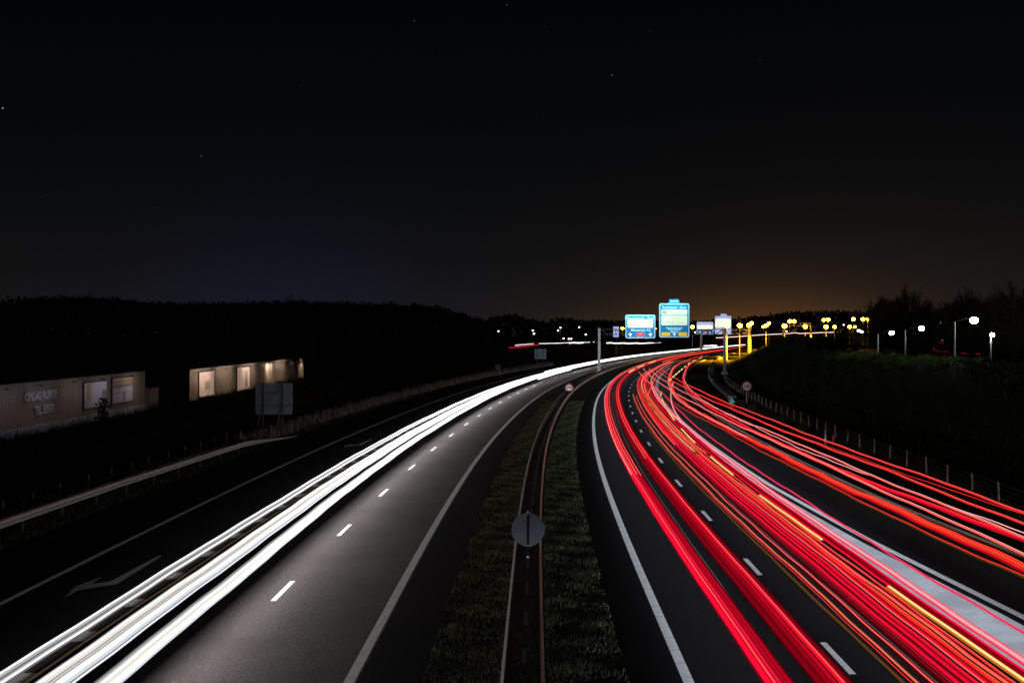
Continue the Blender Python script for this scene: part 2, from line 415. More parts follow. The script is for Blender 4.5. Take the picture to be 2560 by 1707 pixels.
# far banks that carry the other roads
def bank(pts, w, name, label):
    mb = MB(); n = len(pts)
    for (x, y, h) in pts: mb.v += [(x, y - w, -.05), (x, y - w * .3, h), (x, y + w * .3, h), (x, y + w, -.05)]
    for i in range(n - 1):
        for k in range(3): mb.f.append((4 * i + k, 4 * i + k + 1, 4 * i + 5 + k, 4 * i + 4 + k)); mb.m.append(0)
    return struct(mb.build(name, M['field']), label, 'road bank')
far = [pxz(x, y, 1000) for (x, y) in ((1600, 860), (1790, 848), (1870, 843), (1960, 838), (2000, 834.5), (2080, 834), (2200, 833))]
bank([(p.x, p.y, max(.1, p.z)) for p in far], 22, 'road_bank', 'raised road on the horizon behind the orange lamps')
que = [pxz(x, y, 300) for (x, y) in ((2290, 868), (2330, 861), (2400, 853), (2480, 850), (2620, 850))]
bank([(p.x, p.y, p.z) for p in que], 9, 'road_bank', 'raised road behind the trees on the right')
mb = MB(); a = [px(1180, 872), px(1300, 869.2), px(1500, 862), px(1640, 862.5), px(1800, 860)]
for p, q in zip(a, a[1:]):
    n = Vector((0, 9, 0)); mb.flat([p - n + Vector((0, 0, -.01)), q - n + Vector((0, 0, -.01)), q + n + Vector((0, 0, -.01)), p + n + Vector((0, 0, -.01))])
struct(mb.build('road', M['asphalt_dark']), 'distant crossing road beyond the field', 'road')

# ------------------------------------------------------------------ guardrails
W = [(-.02, .44), (.045, .47), (.045, .55), (-.01, .595), (.045, .64), (.045, .72), (-.02, .75), (-.035, .75), (-.035, .44)]
def beam(dfun, z0, z1, side, name, m, parent, hfun=lambda z: 1, near=1.5):
    mb = MB(); zs = zrange(z0, z1, near); n = len(W)
    for z in zs:
        for (o, h) in W: mb.v.append(tuple(P(dfun(z) + o * side, z, h * hfun(z))))
    for i in range(len(zs) - 1):
        for k in range(n):
            q = (k + 1) % n; mb.f.append((i * n + k, i * n + q, (i + 1) * n + q, (i + 1) * n + k)); mb.m.append(0)
    mb.f.append(tuple(range(n))); mb.m.append(0); e = (len(zs) - 1) * n
    mb.f.append(tuple(range(e, e + n))); mb.m.append(0)
    if side < 0: mb.f = [f[::-1] for f in mb.f]
    return mb.build(name, m, parent)
def rail_posts(dfun, z0, z1, step, parent, m, h=.62, cross=0):
    z = z0
    while z < z1:
        mb = MB(); p = P(dfun(z), z, 0)
        mb.box(p + Vector((0, 0, h / 2 - .02)), (.10, .055, h + .04)); mb.box(p + Vector((0, 0, h + .01)), (.10, .07, .02))
        if cross: mb.box(p + Vector((0, 0, h * .92)), (cross, .07, .09))
        mb.build('post', m, parent); z += step
gm = thing('guardrail', 'double sided steel guardrail running down the grass median', 'guardrail')
beam(lambda z: -4.02, -40, 620, -1, 'rail', M['steel'], gm); beam(lambda z: -3.22, -40, 620, 1, 'rail', M['steel'], gm)
rail_posts(lambda z: -3.62, -30, 350, 4, gm, M['post_dark'], .34)
gd = lambda z: lerp_knots([(20, -23.4), (60, -23.1), (80, -22.75), (97, -22.3)], z)
gh = lambda z: 1 if z < 84 else max(.1, 1 - (z - 84) / 13.5)
glr = thing('guardrail', 'pale guardrail on the left verge sloping down to the ground', 'guardrail')
beam(gd, -40, 97, 1, 'rail', M['steel_matte'], glr, gh); rail_posts(lambda z: gd(z) - .09, -34, 86, 4, glr, M['frame_mid'], .6)
grr = thing('guardrail', 'curved double guardrail on the right verge catching orange light', 'guardrail')
rd = lambda z: lerp_knots([(138, 14.6), (150, 15.0), (165, 15.5), (198, 15.9), (228, 16.4), (263, 16.9), (420, 17.0)], z)
hh = lambda z: min(1, max(.15, (z - 137) / 10))
beam(rd, 138, 430, -1, 'rail', M['steel_matte'], grr, hh); beam(lambda z: rd(z) + .95, 146, 430, 1, 'rail', M['steel_matte'], grr)
rail_posts(lambda z: rd(z) + .47, 148, 330, 4, grr, M['steel_matte'], .62, .85)

# ------------------------------------------------------------------ fences
def fence(dfun, z0, z1, step, h, name, label, m, wires=3, r=.05):
    t = thing(name, label, 'fence'); z = z0
    while z < z1:
        mb = MB(); p = P(dfun(z), z, 0); ln = (random.random() - .5) * .12
        mb.tube([p + Vector((0, 0, -.1)), p + Vector((ln * .4, 0, h * .6)), p + Vector((ln, 0, h * (.94 + .12 * random.random())))], r, 6)
        mb.build('post', m, t); z += step * (.92 + .16 * random.random())
    mb = MB()
    for k in range(wires): mb.tube([P(dfun(z), z, h * (.3 + .62 * k / max(1, wires - 1))) for z in zrange(z0, z1, 4)], .008, 3, cap=False)
    mb.build('wire', M['steel_matte'], t)
    return t
M['post_wood'] = mat('weathered_wood', (.30, .28, .25), .85, noise=[(4, (.18, .17, .15), .4, .7)])
fence(lambda z: lerp_knots([(20, 17.0), (120, 17.7), (200, 18.6), (240, 19.4)], z), 2, 235, 4.0, 1.05, 'wire_fence', 'wire fence on pale wooden posts below the right embankment', M['post_wood'], 4)
fence(lambda z: -24.6 if z < 90 else -24.0, 48, 330, 3.15, 1.0, 'wire_fence', 'row of low fence posts along the left verge behind the guardrail', M['frame_mid'], 1, .04)

# ------------------------------------------------------------------ signs beside the road
def round_sign(p, cz, rad, label, front, pole_h=None):
    t = thing('speed_sign', label, 'road sign', p)
    mb = MB(); mb.tube([(0, .07, 0), (0, .07, cz + rad + .05)], .038, 8); mb.build('pole', M['steel_matte'] if front else M['alu_lit'], t)
    mb = MB(); mb.disc((0, 0, cz), rad, .03, 48)
    for s in (-1, 1):
        mb.box((0, .045, cz + s * rad * .55), (.5, .03, .05))
    if front:
        mb.build('sign_plate', M['alu_back'], t)
        mb = MB(); mb.disc((0, -.022, cz), rad * .985, .012, 48, 0, rad * .76); mb.build('red_ring', M['red_paint'], t)
        mb = MB(); mb.disc((0, -.020, cz), rad * .75, .012, 48); mb.build('face', M['sign_white'], t)
        text('100', rad * .98, 0, cz - .01, -.036, M['black_paint'], t, 'number', bold=.012, sx=.88)
    else:
        mb.build('sign_plate', M['alu_back'], t)
        mb = MB()
        mb.box((0, -.035, cz), (.07, .04, rad * 2.06)); mb.build('mounting_channel', M['post_dark'], t)
        mb = MB()
        for s in (-1, 1):
            for q in (-1, 1): mb.box((q * .085, -.03, cz + s * rad * .955), (.08, .035, .045))
            mb.box((0, -.05, cz + s * rad * .96), (.11, .05, .05))
        mb.build('clamp', M['frame_mid'], t)
    return t
round_sign(Vector((.52, 42, 0)), 1.29, .54, 'grey back of a round sign standing in the near median', False)
round_sign(P(-3.6, 160, 0), 1.05 + H0 * 0 - 0.0 + .05, .545, 'round 100 speed limit sign standing in the far median', True)
round_sign(Vector((25.8, 142, 0)), 2.0, .57, 'round 100 speed limit sign below the right embankment', True)

def big_back(p, w, h, z0, rz, label, brace=True):
    t = thing('road_sign', label, 'road sign', p, rz)
    mb = MB(); mb.rrect(-w / 2, w / 2, z0, z0 + h, .08, 0, .04); mb.build('panel', M['alu_lit'], t)
    mb = MB(); mb.box((-w / 2 - .02, -.01, z0 + h / 2), (.045, .09, h * .96)); mb.box((w / 2 + .02, -.01, z0 + h / 2), (.045, .09, h * .96))
    mb.build('edge_trim', M['steel'], t)
    mb = MB()
    for s in (.28, .70): mb.box((0, -.035, z0 + h * s), (w * .97, .05, .05))
    mb.bar((-w * .30, -.03, z0 + h * .25), (w * .22, -.03, z0 + h * .90), .05, .04); mb.build('stiffener', M['frame_mid'], t)
    for s in (-.30, .24):
        mb = MB(); mb.box((s * w, -.10, (z0 + h) / 2), (.11, .09, z0 + h)); mb.build('leg', M['frame_mid'] , t)
        if brace:
            mb = MB(); mb.bar((s * w, -.12, z0 + h * .55), (s * w - .32, -1.3, 0), .07); mb.build('brace', M['frame_mid'], t)
    return t
big_back(Vector((-18.7, 101.5, 0)), 2.77, 2.46, 1.38, R(3), 'blue grey back of a square road sign on braced legs', True)
big_back(Vector((6.6, 300, 0)), 2.6, 2.3, 2.1, R(-6), 'small distant back of a square sign above the white trails', False)
t = thing('warning_sign', 'small dark sign back on a short pole by the left fence', 'road sign', (-2.65, 245, 0))
mb = MB(); mb.disc((0, 0, 1.55), .62, .04, 6); mb.build('plate', M['alu_back'], t)
mb = MB(); mb.tube([(0, .05, 0), (0, .05, 1.9)], .04, 6); mb.build('pole', M['frame_dark'], t)
mb = MB(); p = px(1249, 937); mb.tube([(0, 0, 0), (-.12, 0, 1.0)], .06, 6)
tag(mb.build('marker_post', M['white'], loc=p), 'white leaning marker post beside the small dark sign', 'marker post', 'white marker posts')
mb = MB(); mb.tube([(0, 0, 0), (.02, 0, .95)], .06, 8); mb.box((.0, -.06, .78), (.07, .02, .16), 1)
tag(mb.build('marker_post', [M['white'], M['red_wood']], loc=px(2063, 1111)), 'white marker post in front of the right wire fence', 'marker post', 'white marker posts')
mb = MB(); mb.prism([(-.07, 0), (.07, 0), (.09, .75), (-.02, .95), (-.08, .8)], -.04, .04)
tag(mb.build('marker_post', M['red_wood'], loc=px(2083, 1118)), 'dull red marker post beside the white one at the fence', 'marker post')
for k, (x, y) in enumerate(((1774, 933), (1830, 1020), (1801, 900))):
    q = px(x, y); t = thing('distance_marker', ('green distance plate on a post at the guardrail bend', 'green distance plate on a post left of the 100 sign', 'small green distance plate near the gantry foot')[k], 'distance marker', q, group='green distance plates')
    mb = MB(); mb.tube([(0, .04, 0), (0, .04, .75)], .03, 6); mb.build('post', M['steel_matte'], t)
    mb = MB(); mb.rrect(-.25, .25, .5, .88, .04, -.02, .02); mb.build('plate', M['green_plate'], t)
    mb = MB(); mb.prism([(-.14, .885), (.12, .885), (.02, 1.12), (-.05, 1.12)], -.02, .02); mb.build('cap', M['white'], t)

# ------------------------------------------------------------------ gantries
def truss(mb, x0, x1, z0, z1, y, w=.14, n=8, dep=.7):
    for yy in (y, y + dep):
        mb.box(((x0 + x1) / 2, yy, z0), (x1 - x0, w, w)); mb.box(((x0 + x1) / 2, yy, z1), (x1 - x0, w, w))
        for k in range(n):
            a = x0 + (x1 - x0) * k / n; b = x0 + (x1 - x0) * (k + 1) / n
            if k % 2: a, b = b, a
            mb.bar((a, yy, z1), (b, yy, z0), w * .6); mb.box((a, yy, (z0 + z1) / 2), (w * .6, w * .6, z1 - z0 - w))
    for k in range(0, n + 1, 2):
        for zz in (z0, z1): mb.box((x0 + (x1 - x0) * k / n, y + dep / 2, zz), (w * .6, dep - w, w * .6))
def arrow(cx, cz, s):            # arrow pointing down
    return [(cx - .09 * s, cz + .5 * s), (cx + .09 * s, cz + .5 * s), (cx + .09 * s, cz + .12 * s), (cx + .5 * s, cz + .22 * s), (cx, cz - .5 * s), (cx - .5 * s, cz + .22 * s), (cx - .09 * s, cz + .12 * s)]
def area(name, loc, size, power, target=None, rot=None, col=(1, 1, 1), spread=180):
    l = bpy.data.lights.new(name, 'AREA'); l.shape = 'RECTANGLE'; l.size, l.size_y = size; l.energy = power; l.color = col; l.spread = R(spread)
    o = bpy.data.objects.new(name, l); COL.objects.link(o); o.location = loc
    if target is not None: o.rotation_euler = (Vector(target) - Vector(loc)).to_track_quat('-Z', 'Y').to_euler()
    if rot is not None: o.rotation_euler = rot
    return o
GZ = 252
gA = thing('sign_gantry', 'grey steel sign gantry spanning the red trail carriageway', 'gantry', (0, 0, 0))
pL, pR = pxz(1498, 935, GZ), pxz(1812, 935, GZ)
def column(p, h, w, name, m, parent, base=True, x=.0):
    mb = MB(); mb.box((p.x, p.y, h / 2), (w, w, h), taper=.8)
    if base: mb.box((p.x, p.y, .3), (w * 2.3, w * 2.3, .6), taper=.7)
    mb.box((p.x, p.y, h + .05), (w * 1.1, w * 1.1, .1))
    return mb.build(name, m, parent)
column(pL, 8.85, .56, 'column', M['steel_matte'], gA); column(pR, 8.85, .52, 'column', M['steel_matte'], gA)
mb = MB(); truss(mb, pL.x + .3, pR.x - .3, 7.75, 8.75, GZ + .1, .12, 16, .8); mb.build('truss', M['frame_dark'], gA)
# left direction sign and right direction sign
def dirsign(x0, x1, yt, yb, z, label, rz):
    a, b = pxz(x0, yb, z), pxz(x1, yt, z)
    t = thing('direction_sign', label, 'road sign', ((a.x + b.x) / 2, z - .45, a.z), rz)
    w, h = b.x - a.x, b.z - a.z
    mb = MB(); mb.rrect(-w / 2, w / 2, 0, h, .35, -.06, .10); mb.build('border', M['s_edge'], t)
    return t, w, h
hd = -.05
t, w, h = dirsign(1563, 1637.5, 787, 845.5, GZ, 'wide blue direction sign with one white panel and red shield', hd)
mb = MB(); mb.rrect(-w / 2 + .22, w / 2 - .22, .22, h - .22, .22, -.09, -.06); mb.build('face', M['s_blue'], t)
text('Roermond - Zuid', .80, 0, h - .66, -.10, M['s_text'], t, bold=.012, sx=.94)
mb = MB(); mb.rrect(-w / 2 + .42, w / 2 - .42, h * .45, h * .45 + 1.60, .22, -.115, -.09); mb.build('panel', M['s_panel'], t)
text('P     Centrum', .52, .1, h * .45 + 1.14, -.125, M['s_faint'], t); text('Outlet  Center', .60, .25, h * .45 + .46, -.125, M['s_faint'], t, bold=.008)
text('Maastricht A2', .66, .1, h * .345, -.10, M['s_text'], t, bold=.008)
for s in (-1, 1):
    mb = MB(); mb.prism(arrow(s * (w / 2 - .95), .72, .85), -.105, -.09); mb.build('arrow', M['s_arrow'], t)
mb = MB(); mb.rrect(-.78, .78, .36, 1.10, .16, -.11, -.09); sh = mb.build('shield', M['s_pale'], t)
mb = MB(); mb.rrect(-.72, .72, .42, 1.04, .14, -.116, -.108); mb.build('shield_face', M['s_red'], sh)
text('A73', .52, 0, .73, -.125, M['s_pale'], sh, bold=.01)
SL = [(t, w, h)]
t, w, h = dirsign(1647.5, 1722.5, 758.5, 843.5, GZ, 'tall blue direction sign with two white panels and yellow shields', hd)
mb = MB(); mb.rrect(-w / 2 + .24, w / 2 - .24, .24, h - .24, .22, -.09, -.06); mb.build('face', M['s_blue'], t)
mb = MB(); mb.prism([(-1.0, h - .05), (.98, h - .05), (.98, h + .55), (.75, h + .82), (-1.0, h + .82)], -.06, .08); tb = mb.build('exit_tab', M['s_blue'], t)
text('Afrit 20', .52, -.05, h + .40, -.07, M['s_text'], tb, bold=.01)
text('Roermond - Oost', .68, 0, h - .80, -.10, M['s_text'], t, bold=.012, sx=.94)
mb = MB(); mb.rrect(-w / 2 + .42, w / 2 - .42, h - 2.25, h - 1.2, .16, -.115, -.09); mb.build('panel', M['s_panel'], t)
mb = MB(); mb.rrect(-w / 2 + .62, -w / 2 + 1.42, h - 2.08, h - 1.36, .08, -.125, -.115); mb.build('symbol', M['s_faint'], t)
text('Designer Outlet', .46, .5, h - 1.72, -.125, M['s_faint'], t, sx=.95)
mb = MB(); mb.rrect(-w / 2 + .42, w / 2 - .42, h - 4.25, h - 2.40, .18, -.115, -.09); mb.build('panel', M['s_panel'], t)
text('P   Roerzicht', .52, -.1, h - 2.95, -.125, M['s_faint'], t); text('Outlet  Center', .56, .2, h - 3.72, -.125, M['s_faint'], t, bold=.006)
text('Herkenbosch', .56, 0, h - 4.78, -.10, M['s_text'], t, bold=.006, sx=1.05); text('Melick', .56, 0, h - 5.50, -.10, M['s_text'], t, bold=.006, sx=1.05)
text('Heinsberg', .56, 0, .24 + 1.33, -.10, M['s_text'], t, bold=.006, sx=1.05)
for s, nm in ((-1, 'N280'), (1, 'N570')):
    mb = MB(); mb.rrect(s * (w / 2 - 1.28) - .80, s * (w / 2 - 1.28) + .80, .34, .98, .14, -.11, -.09); sh = mb.build('shield', M['s_yel'], t)
    text(nm, .46, s * (w / 2 - 1.28), .66, -.12, M['s_yelt'], sh, bold=.008)
mb = MB(); mb.prism(arrow(0, .70, .75), -.105, -.09); mb.build('arrow', M['s_arrow'], t)
SL.append((t, w, h))
for (t, w, h) in SL:            # lamp bars over the two lit signs
    a = t.location; fx, fy = math.sin(t.rotation_euler.z), -math.cos(t.rotation_euler.z)
    top = Vector((a.x + fx * 2.0, a.y + fy * 2.0, a.z + h + .9))
    area('sign_lamp', top, (w * .95, .25), 270, (a.x, a.y, a.z + h * .35), col=(.50, 1, .80))
# second gantry
G2 = 558
gB = thing('sign_gantry', 'second gantry lit yellow beyond the first one', 'gantry', (0, 0, 0))
q = pxz(1873, 882, G2); column(q, 10.4, 1.5, 'column', M['steel_matte'], gB, False)
q2 = pxz(1753, 882, G2); column(q2, 9.5, .9, 'column', M['steel_matte'], gB, False)
mb = MB(); truss(mb, q2.x + .5, q.x - .6, 8.1, 10.0, G2 + .4, .34, 14, 1.0); mb.build('truss', M['steel_matte'], gB)
for (x0, x1, yt, yb, lab, tab) in ((1742, 1783, 804.5, 836, 'small far blue sign with a white band beside the glare', 0), (1787.5, 1828, 790, 836, 'far sign washed out white by the street lamps', 1)):
    a, b = pxz(x0, yb, G2 - 2), pxz(x1, yt, G2 - 2)
    t = thing('direction_sign', lab, 'road sign', ((a.x + b.x) / 2, G2 - 2, a.z), -.06); w, h = b.x - a.x, b.z - a.z
    mb = MB(); mb.rrect(-w / 2, w / 2, 0, h, .4, -.06, .1); mb.build('border', M['s2_face'], t)
    mb = MB(); mb.rrect(-w / 2 + .3, w / 2 - .3, h * .42, h * (.74 if not tab else .84), .2, -.12, -.06); mb.build('panel', M['s2_panel'], t)
    mb = MB(); mb.rrect(-w / 2 + .3, w / 2 - .3, .3, h * .38, .2, -.10, -.06); mb.build('face', M['s_blue'] if not tab else M['s2_face'], t)
    for s in (-1, 1):
        mb = MB(); mb.prism(arrow(s * (w / 2 - 1.4), h * .16 + .2, 1.1), -.13, -.10); mb.build('arrow', M['s_arrow'], t)
    mb = MB(); mb.rrect(-.8, .8, .5, 1.5, .2, -.13, -.10); mb.build('shield', M['s_pale'] if not tab else M['s_yel'], t)
    text('Roermond', .9, 0, h * .86 if not tab else h * .91, -.08, M['s_arrow'], t)
    if tab:
        mb = MB(); mb.prism([(-1.0, h), (1.9, h), (1.3, h + .95), (-1.0, h + .95)], -.06, .06); mb.build('exit_tab', M['s2_face'], t)
# third, farther gantry without signs
gC = thing('sign_gantry', 'farthest gantry glowing orange among the right lamps', 'gantry')
a, b = pxz(1958, 845, 640), pxz(2027, 845, 640)
column(a, 12.5, .8, 'column', M['steel_matte'], gC, False); column(b, 12.5, .8, 'column', M['steel_matte'], gC, False)
mb = MB(); truss(mb, a.x, b.x, 12.3, 13.6, 640, .34, 10, .9); mb.build('truss', M['steel_matte'], gC)
a = pxz(1540, 835, 520)
t = thing('direction_sign', 'small pale sign below the left pair of orange lamps', 'road sign', (a.x, 520, a.z))
mb = MB(); mb.rrect(-1.1, 1.1, -1.2, 3.0, .2, 0, .1); mb.build('panel', M['s2_face'], t)
mb = MB(); mb.tube([(0, .15, -a.z), (0, .15, -1.2)], .12, 6); mb.build('post', M['steel_matte'], t)

# ------------------------------------------------------------------ street lamps
def lamp(x, y, z, m, r, label, cat='street lamp', foot=0.0, arm=0.0, group=None, post=M['steel_matte'], pr=.11, px_post=None):
    p = pxz(x, y, z)
    base = Vector((p.x - arm, z, foot)); am = M['gable'] if m is M['led'] else post
    t = thing('street_lamp', label, cat, base, 0, group)
    L = p - base
    mb = MB(); mb.tube([(0, 0, 0), (0, 0, L.z * .5), (0, 0, L.z - .15)], [pr, pr * .8, pr * .6], 8); mb.build('post', post, t)
    mb = MB(); mb.tube([(0, 0, L.z - .16), (L.x * .5, 0, L.z + .12), (L.x, 0, L.z + r * .9)] if arm else [(0, 0, L.z - .16), (0, -.3, L.z + r * .7), (0, -.6, L.z + r * .9)], pr * (.14 if m is M['led'] else .5), 6)
    mb.build('arm', am, t)
    mb = MB(); mb.sphere((L.x, 0 if arm else -.3, L.z), r, 12, 8, 0, (1, 1, .82)); hd_ = mb.build('lamp_head', m, t)
    return t, p
ORANGE = [(1543, 820, 700, 1.0), (1556, 821, 700, 1.0), (1640, 822, 900, .5), (1731, 817, 560, 1.0), (1796, 812, 396, .95), (1818, 813, 396, 1.1), (1849, 814, 472, 1.1), (1872, 813, 556, 1.2),
          (1879, 808, 640, 1.1), (1908, 817, 720, .9), (1915, 814, 690, 1.2), (1922, 808, 610, .9), (1961, 815, 620, 1.4), (1974, 803, 560, .95), (1985, 803, 560, .95), (2013, 817, 640, 1.2),
          (2059, 800, 560, .9), (2065, 817, 700, 1.4), (2070, 799, 560, 1.0), (2086, 817, 700, 1.1), (2124, 817, 700, 1.2), (2133, 798, 560, 1.0), (2137, 817, 720, .8), (2157, 798, 560, 1.05),
          (2169, 798, 560, .9)]
for k, (x, y, z, r) in enumerate(ORANGE):
    dim = M['sodium_dim'] if r < .6 else M['sodium']
    pm = M['steel_matte']
    t, p = lamp(x, y, z, dim, r * .84, '%s orange street lamp from the left along the horizon' % ORD[k], foot=0, arm=(-2.4 if x in (1796,) else 0), group='orange street lamps')
    if x in (1796, 1818, 1849, 1872, 1915, 1961, 2013, 2065):
        l = bpy.data.lights.new('street_lamp_light', 'SPOT'); l.energy = 170000; l.color = (1, .40, .010); l.shadow_soft_size = .5; l.spot_size = R(140); l.spot_blend = 1
        lo = bpy.data.objects.new('street_lamp_light', l); COL.objects.link(lo); lo.location = (p.x, p.y - 2.2 - r, p.z - r * .4); lo.rotation_euler = (R(-16), 0, 0)
AMB = [(2181, 805, 900), (2176, 815, 900), (2268, 807, 800), (2283, 809, 800), (2308, 806, 800), (2322, 809, 800), (2329, 806, 800), (2339, 804, 800), (2343, 811, 800), (2350, 807, 800), (2362, 806, 800), (2367, 804, 800), (2378, 793, 700), (2382, 806, 800), (2389, 810, 800), (2401, 806, 800)]
for k, (x, y, z) in enumerate(AMB):
    lamp(x, y, z, M['sodium_dim'], .6, '%s small amber lamp from the left behind the right trees' % ORD[k], group='small amber lamps')
WH = [(1246, 828, 800), (1332, 826, 700), (1335, 834, 700), (1395, 826, 800), (1401, 819, 800), (1409, 846, 800), (1422, 847, 800), (1428, 847, 800), (1448, 818, 800), (1464, 836, 800), (1738, 830, 800), (1966, 828, 800), (2109, 812, 800), (2391, 796, 800), (2489, 792, 500)]
for k, (x, y, z) in enumerate(WH):
    lamp(x, y, z, M['led_dim'], .45, '%s small white lamp from the left along the horizon' % ORD[k], group='small white lamps')
LED = [(2229, 832, 150, .27, 1.6, 'white lamp on a short post at the left end of the crest'), (2304, 821, 137, .29, 1.75, 'white lamp on a post rising left of the three trunks'),
       (2435, 801, 117, .35, 1.75, 'brightest and highest white lamp above the embankment crest'), (2477, 837, 108, .20, 0, 'small white lamp on the rightmost post of the crest')]
M['led_post'] = mat('pale_post', (.20, .21, .21), .7)
for (x, y, z, r, arm, lab) in LED:
    t, p = lamp(x, y, z, M['led'], r, lab, foot=3.6, arm=arm, group='white lamps on the embankment crest', post=M['led_post'], pr=.10)
    l = bpy.data.lights.new('crest_lamp_light', 'POINT'); l.energy = 330 if r < .34 else 420; l.color = (.95, 1, .97); l.shadow_soft_size = .15
    lo = bpy.data.objects.new('crest_lamp_light', l); COL.objects.link(lo); lo.location = (p.x, p.y, p.z - r - .05)

# ------------------------------------------------------------------ trees and woods
def bare_tree(base, hgt, seed, label, spread=.75, group=None, lev=5, lean=0):
    rng = random.Random(seed)
    t = thing('tree', label, 'tree', base, rng.uniform(0, 6), group)
    mb = MB(); tr = hgt * .017
    mb.tube([(0, 0, -.3), (.05, 0, hgt * .16), (lean, .05, hgt * .36), (lean * .6, .1, hgt * .62)], [tr * 1.3, tr, tr * .8, tr * .4], 8)
    for k in range(5):
        a = k * 1.257 + rng.uniform(-.3, .3); z = hgt * (.17 + .03 * k)
        mb.tube([(0, 0, z), (math.cos(a) * hgt * .06, math.sin(a) * hgt * .06, z + hgt * .09), (math.cos(a) * hgt * .10, math.sin(a) * hgt * .10, z + hgt * .22)], [tr * .55, tr * .45, tr * .3], 5)
    mb.build('trunk', M['bark'], t)
    mb = MB(); rx = hgt * .36 * spread / .75; rz_ = hgt * .385; cz = hgt * .615
    for _ in range(420):
        v = Vector((rng.gauss(0, 1), rng.gauss(0, 1), rng.gauss(0, 1))).normalized() * (rng.random() ** .30)
        wob = 1 + .16 * math.sin(v.x * 5 + seed) + .14 * math.sin(v.z * 6 + seed * 2)
        e = Vector((v.x * rx * wob, v.y * rx * wob, cz + v.z * rz_ * wob))
        s0 = Vector((rng.uniform(-.1, .1), rng.uniform(-.1, .1), min(e.z - hgt * .04, hgt * (.2 + .4 * rng.random()))))
        s0.z = max(hgt * .16, s0.z); mid = s0.lerp(e, .5) + Vector((e.x * .12, e.y * .12, -hgt * .02 + rng.uniform(-.3, .3)))
        mb.tube([s0, mid, e], [.045, .03, .012], 3, cap=False)
        for _ in range(34):
            q = mid.lerp(e, .35 + .65 * rng.random()); d = (e - s0).normalized() * .5 + Vector((rng.gauss(0, .6), rng.gauss(0, .6), rng.gauss(.15, .5)))
            sw = Vector((rng.uniform(-1, 1), rng.uniform(-1, 1), rng.uniform(-.3, .3))).normalized() * .038
            mb.add([q - sw, q + sw, q + d * hgt * .055], [(0, 1, 2)])
    mb.build('crown', M['bark'], t)
    return t
bare_tree(pxz(740, 955, 212) * 1, 14.6, 3, 'slender bare tree at the far end of the lit shed', .6)
TR = [(2205, 748, 205, 3, 'slim bare tree at the left edge of the right tree group', .45), (2255, 722, 190, 2.5, 'big round bare tree above the leftmost white lamps', .8), (2312, 770, 200, 2.5, 'low bare tree between the two round ones', .7),
      (2385, 752, 185, 2.5, 'bare tree standing left of the brightest lamp', .7), (2430, 728, 178, 2.5, 'tall bare tree directly behind the brightest lamp', .75), (2492, 738, 170, 2.5, 'bare tree above the rightmost lamp post', .7),
      (2540, 718, 160, 2.5, 'tallest dark tree at the right border of the picture', .75), (2590, 722, 150, 2.5, 'dark tree half cut by the right border', .8), (2515, 745, 200, 2.5, 'bare tree seen behind the two rightmost trees', .8)]
for k, (x, y, z, foot, lab, sp) in enumerate(TR):
    p = pxz(x, y, z); bare_tree((p.x, z, foot), (p.z - foot) * 1.04, 40 + k, lab, sp, 'bare trees behind the embankment')
def wood(prof, z, dep, n, size, name, label, m, base=0, twig=0):
    mb = MB(); xs = [p[0] for p in prof]
    tops = [(x, H0 + (HY - y) / F * z) for x, y in prof]
    for _ in range(n):
        x = random.uniform(xs[0], xs[-1]); top = lerp_knots(tops, x) + math.sin(x * .11) * .3 + math.sin(x * .37 + 1) * .2 + math.sin(x * .9) * .15
        f = random.random() ** .75; hgt = base + (top - base) * f
        c = Vector(((x - CX) / F * z, z + random.uniform(-.5, .5) * dep, hgt)); s = size * (.5 + random.random())
        a = [Vector((random.gauss(0, 1), random.gauss(0, 1), random.gauss(0, 1))).normalized() * s for _ in range(2)]
        mb.add([c, c + a[0], c + a[0] + a[1] * .8, c + a[1]], [(0, 1, 2, 3)])
    for _ in range(twig):
        x = random.uniform(xs[0], xs[-1]); top = lerp_knots(tops, x)
        c = Vector(((x - CX) / F * z, z + random.uniform(-.5, .5) * dep, top - 2.5)); l = random.uniform(1.5, 4.2)
        mb.tube([c, c + Vector((random.uniform(-.7, .7), 0, l))], [.08, .02], 3, cap=False)
    return tag(mb.build(name, m), label, 'woods', kind='stuff')
wood([(-900, 770), (-400, 764), (-120, 772), (0, 768), (60, 752), (150, 746), (300, 750), (345, 760), (500, 762), (690, 760), (730, 757), (850, 760), (1000, 765), (1060, 766), (1100, 772), (1155, 787), (1205, 803), (1225, 815)], 430, 34, 115000, .70, 'woodland', 'dark wood behind the sheds on the left', M['wood_far'], twig=1600)
wood([(1170, 815), (1215, 803), (1241, 793), (1290, 790), (1318, 802), (1371, 806), (1404, 797), (1458, 804), (1560, 804), (1700, 806), (1800, 804), (1880, 795), (1992, 781), (2080, 780), (2180, 782), (2400, 786), (2700, 780), (3300, 778)], 1250, 60, 46000, 2.0, 'woodland', 'dark line of far trees along the horizon', M['wood_far'])
mb = MB()
for _ in range(9000):
    z = random.uniform(255, 430); u = random.uniform(14, 26); top = lerp_knots([(255, 6.3), (300, 6.7), (360, 6.4), (430, 6.0)], z) + math.sin(z * .5) * .5
    b0 = bank_h(u, z); hgt = b0 + (top - b0) * random.random(); c = P(toe(z) + u, z, hgt); s = .55 * (.5 + random.random())
    a = [Vector((random.gauss(0, 1), random.gauss(0, 1), random.gauss(0, 1))).normalized() * s for _ in range(2)]
    mb.add([c, c + a[0], c + a[0] + a[1], c + a[1]], [(0, 1, 2, 3)])
tag(mb.build('shrubbery', M['shrub']), 'brown shrubs on the far part of the embankment', 'shrubs', kind='stuff')

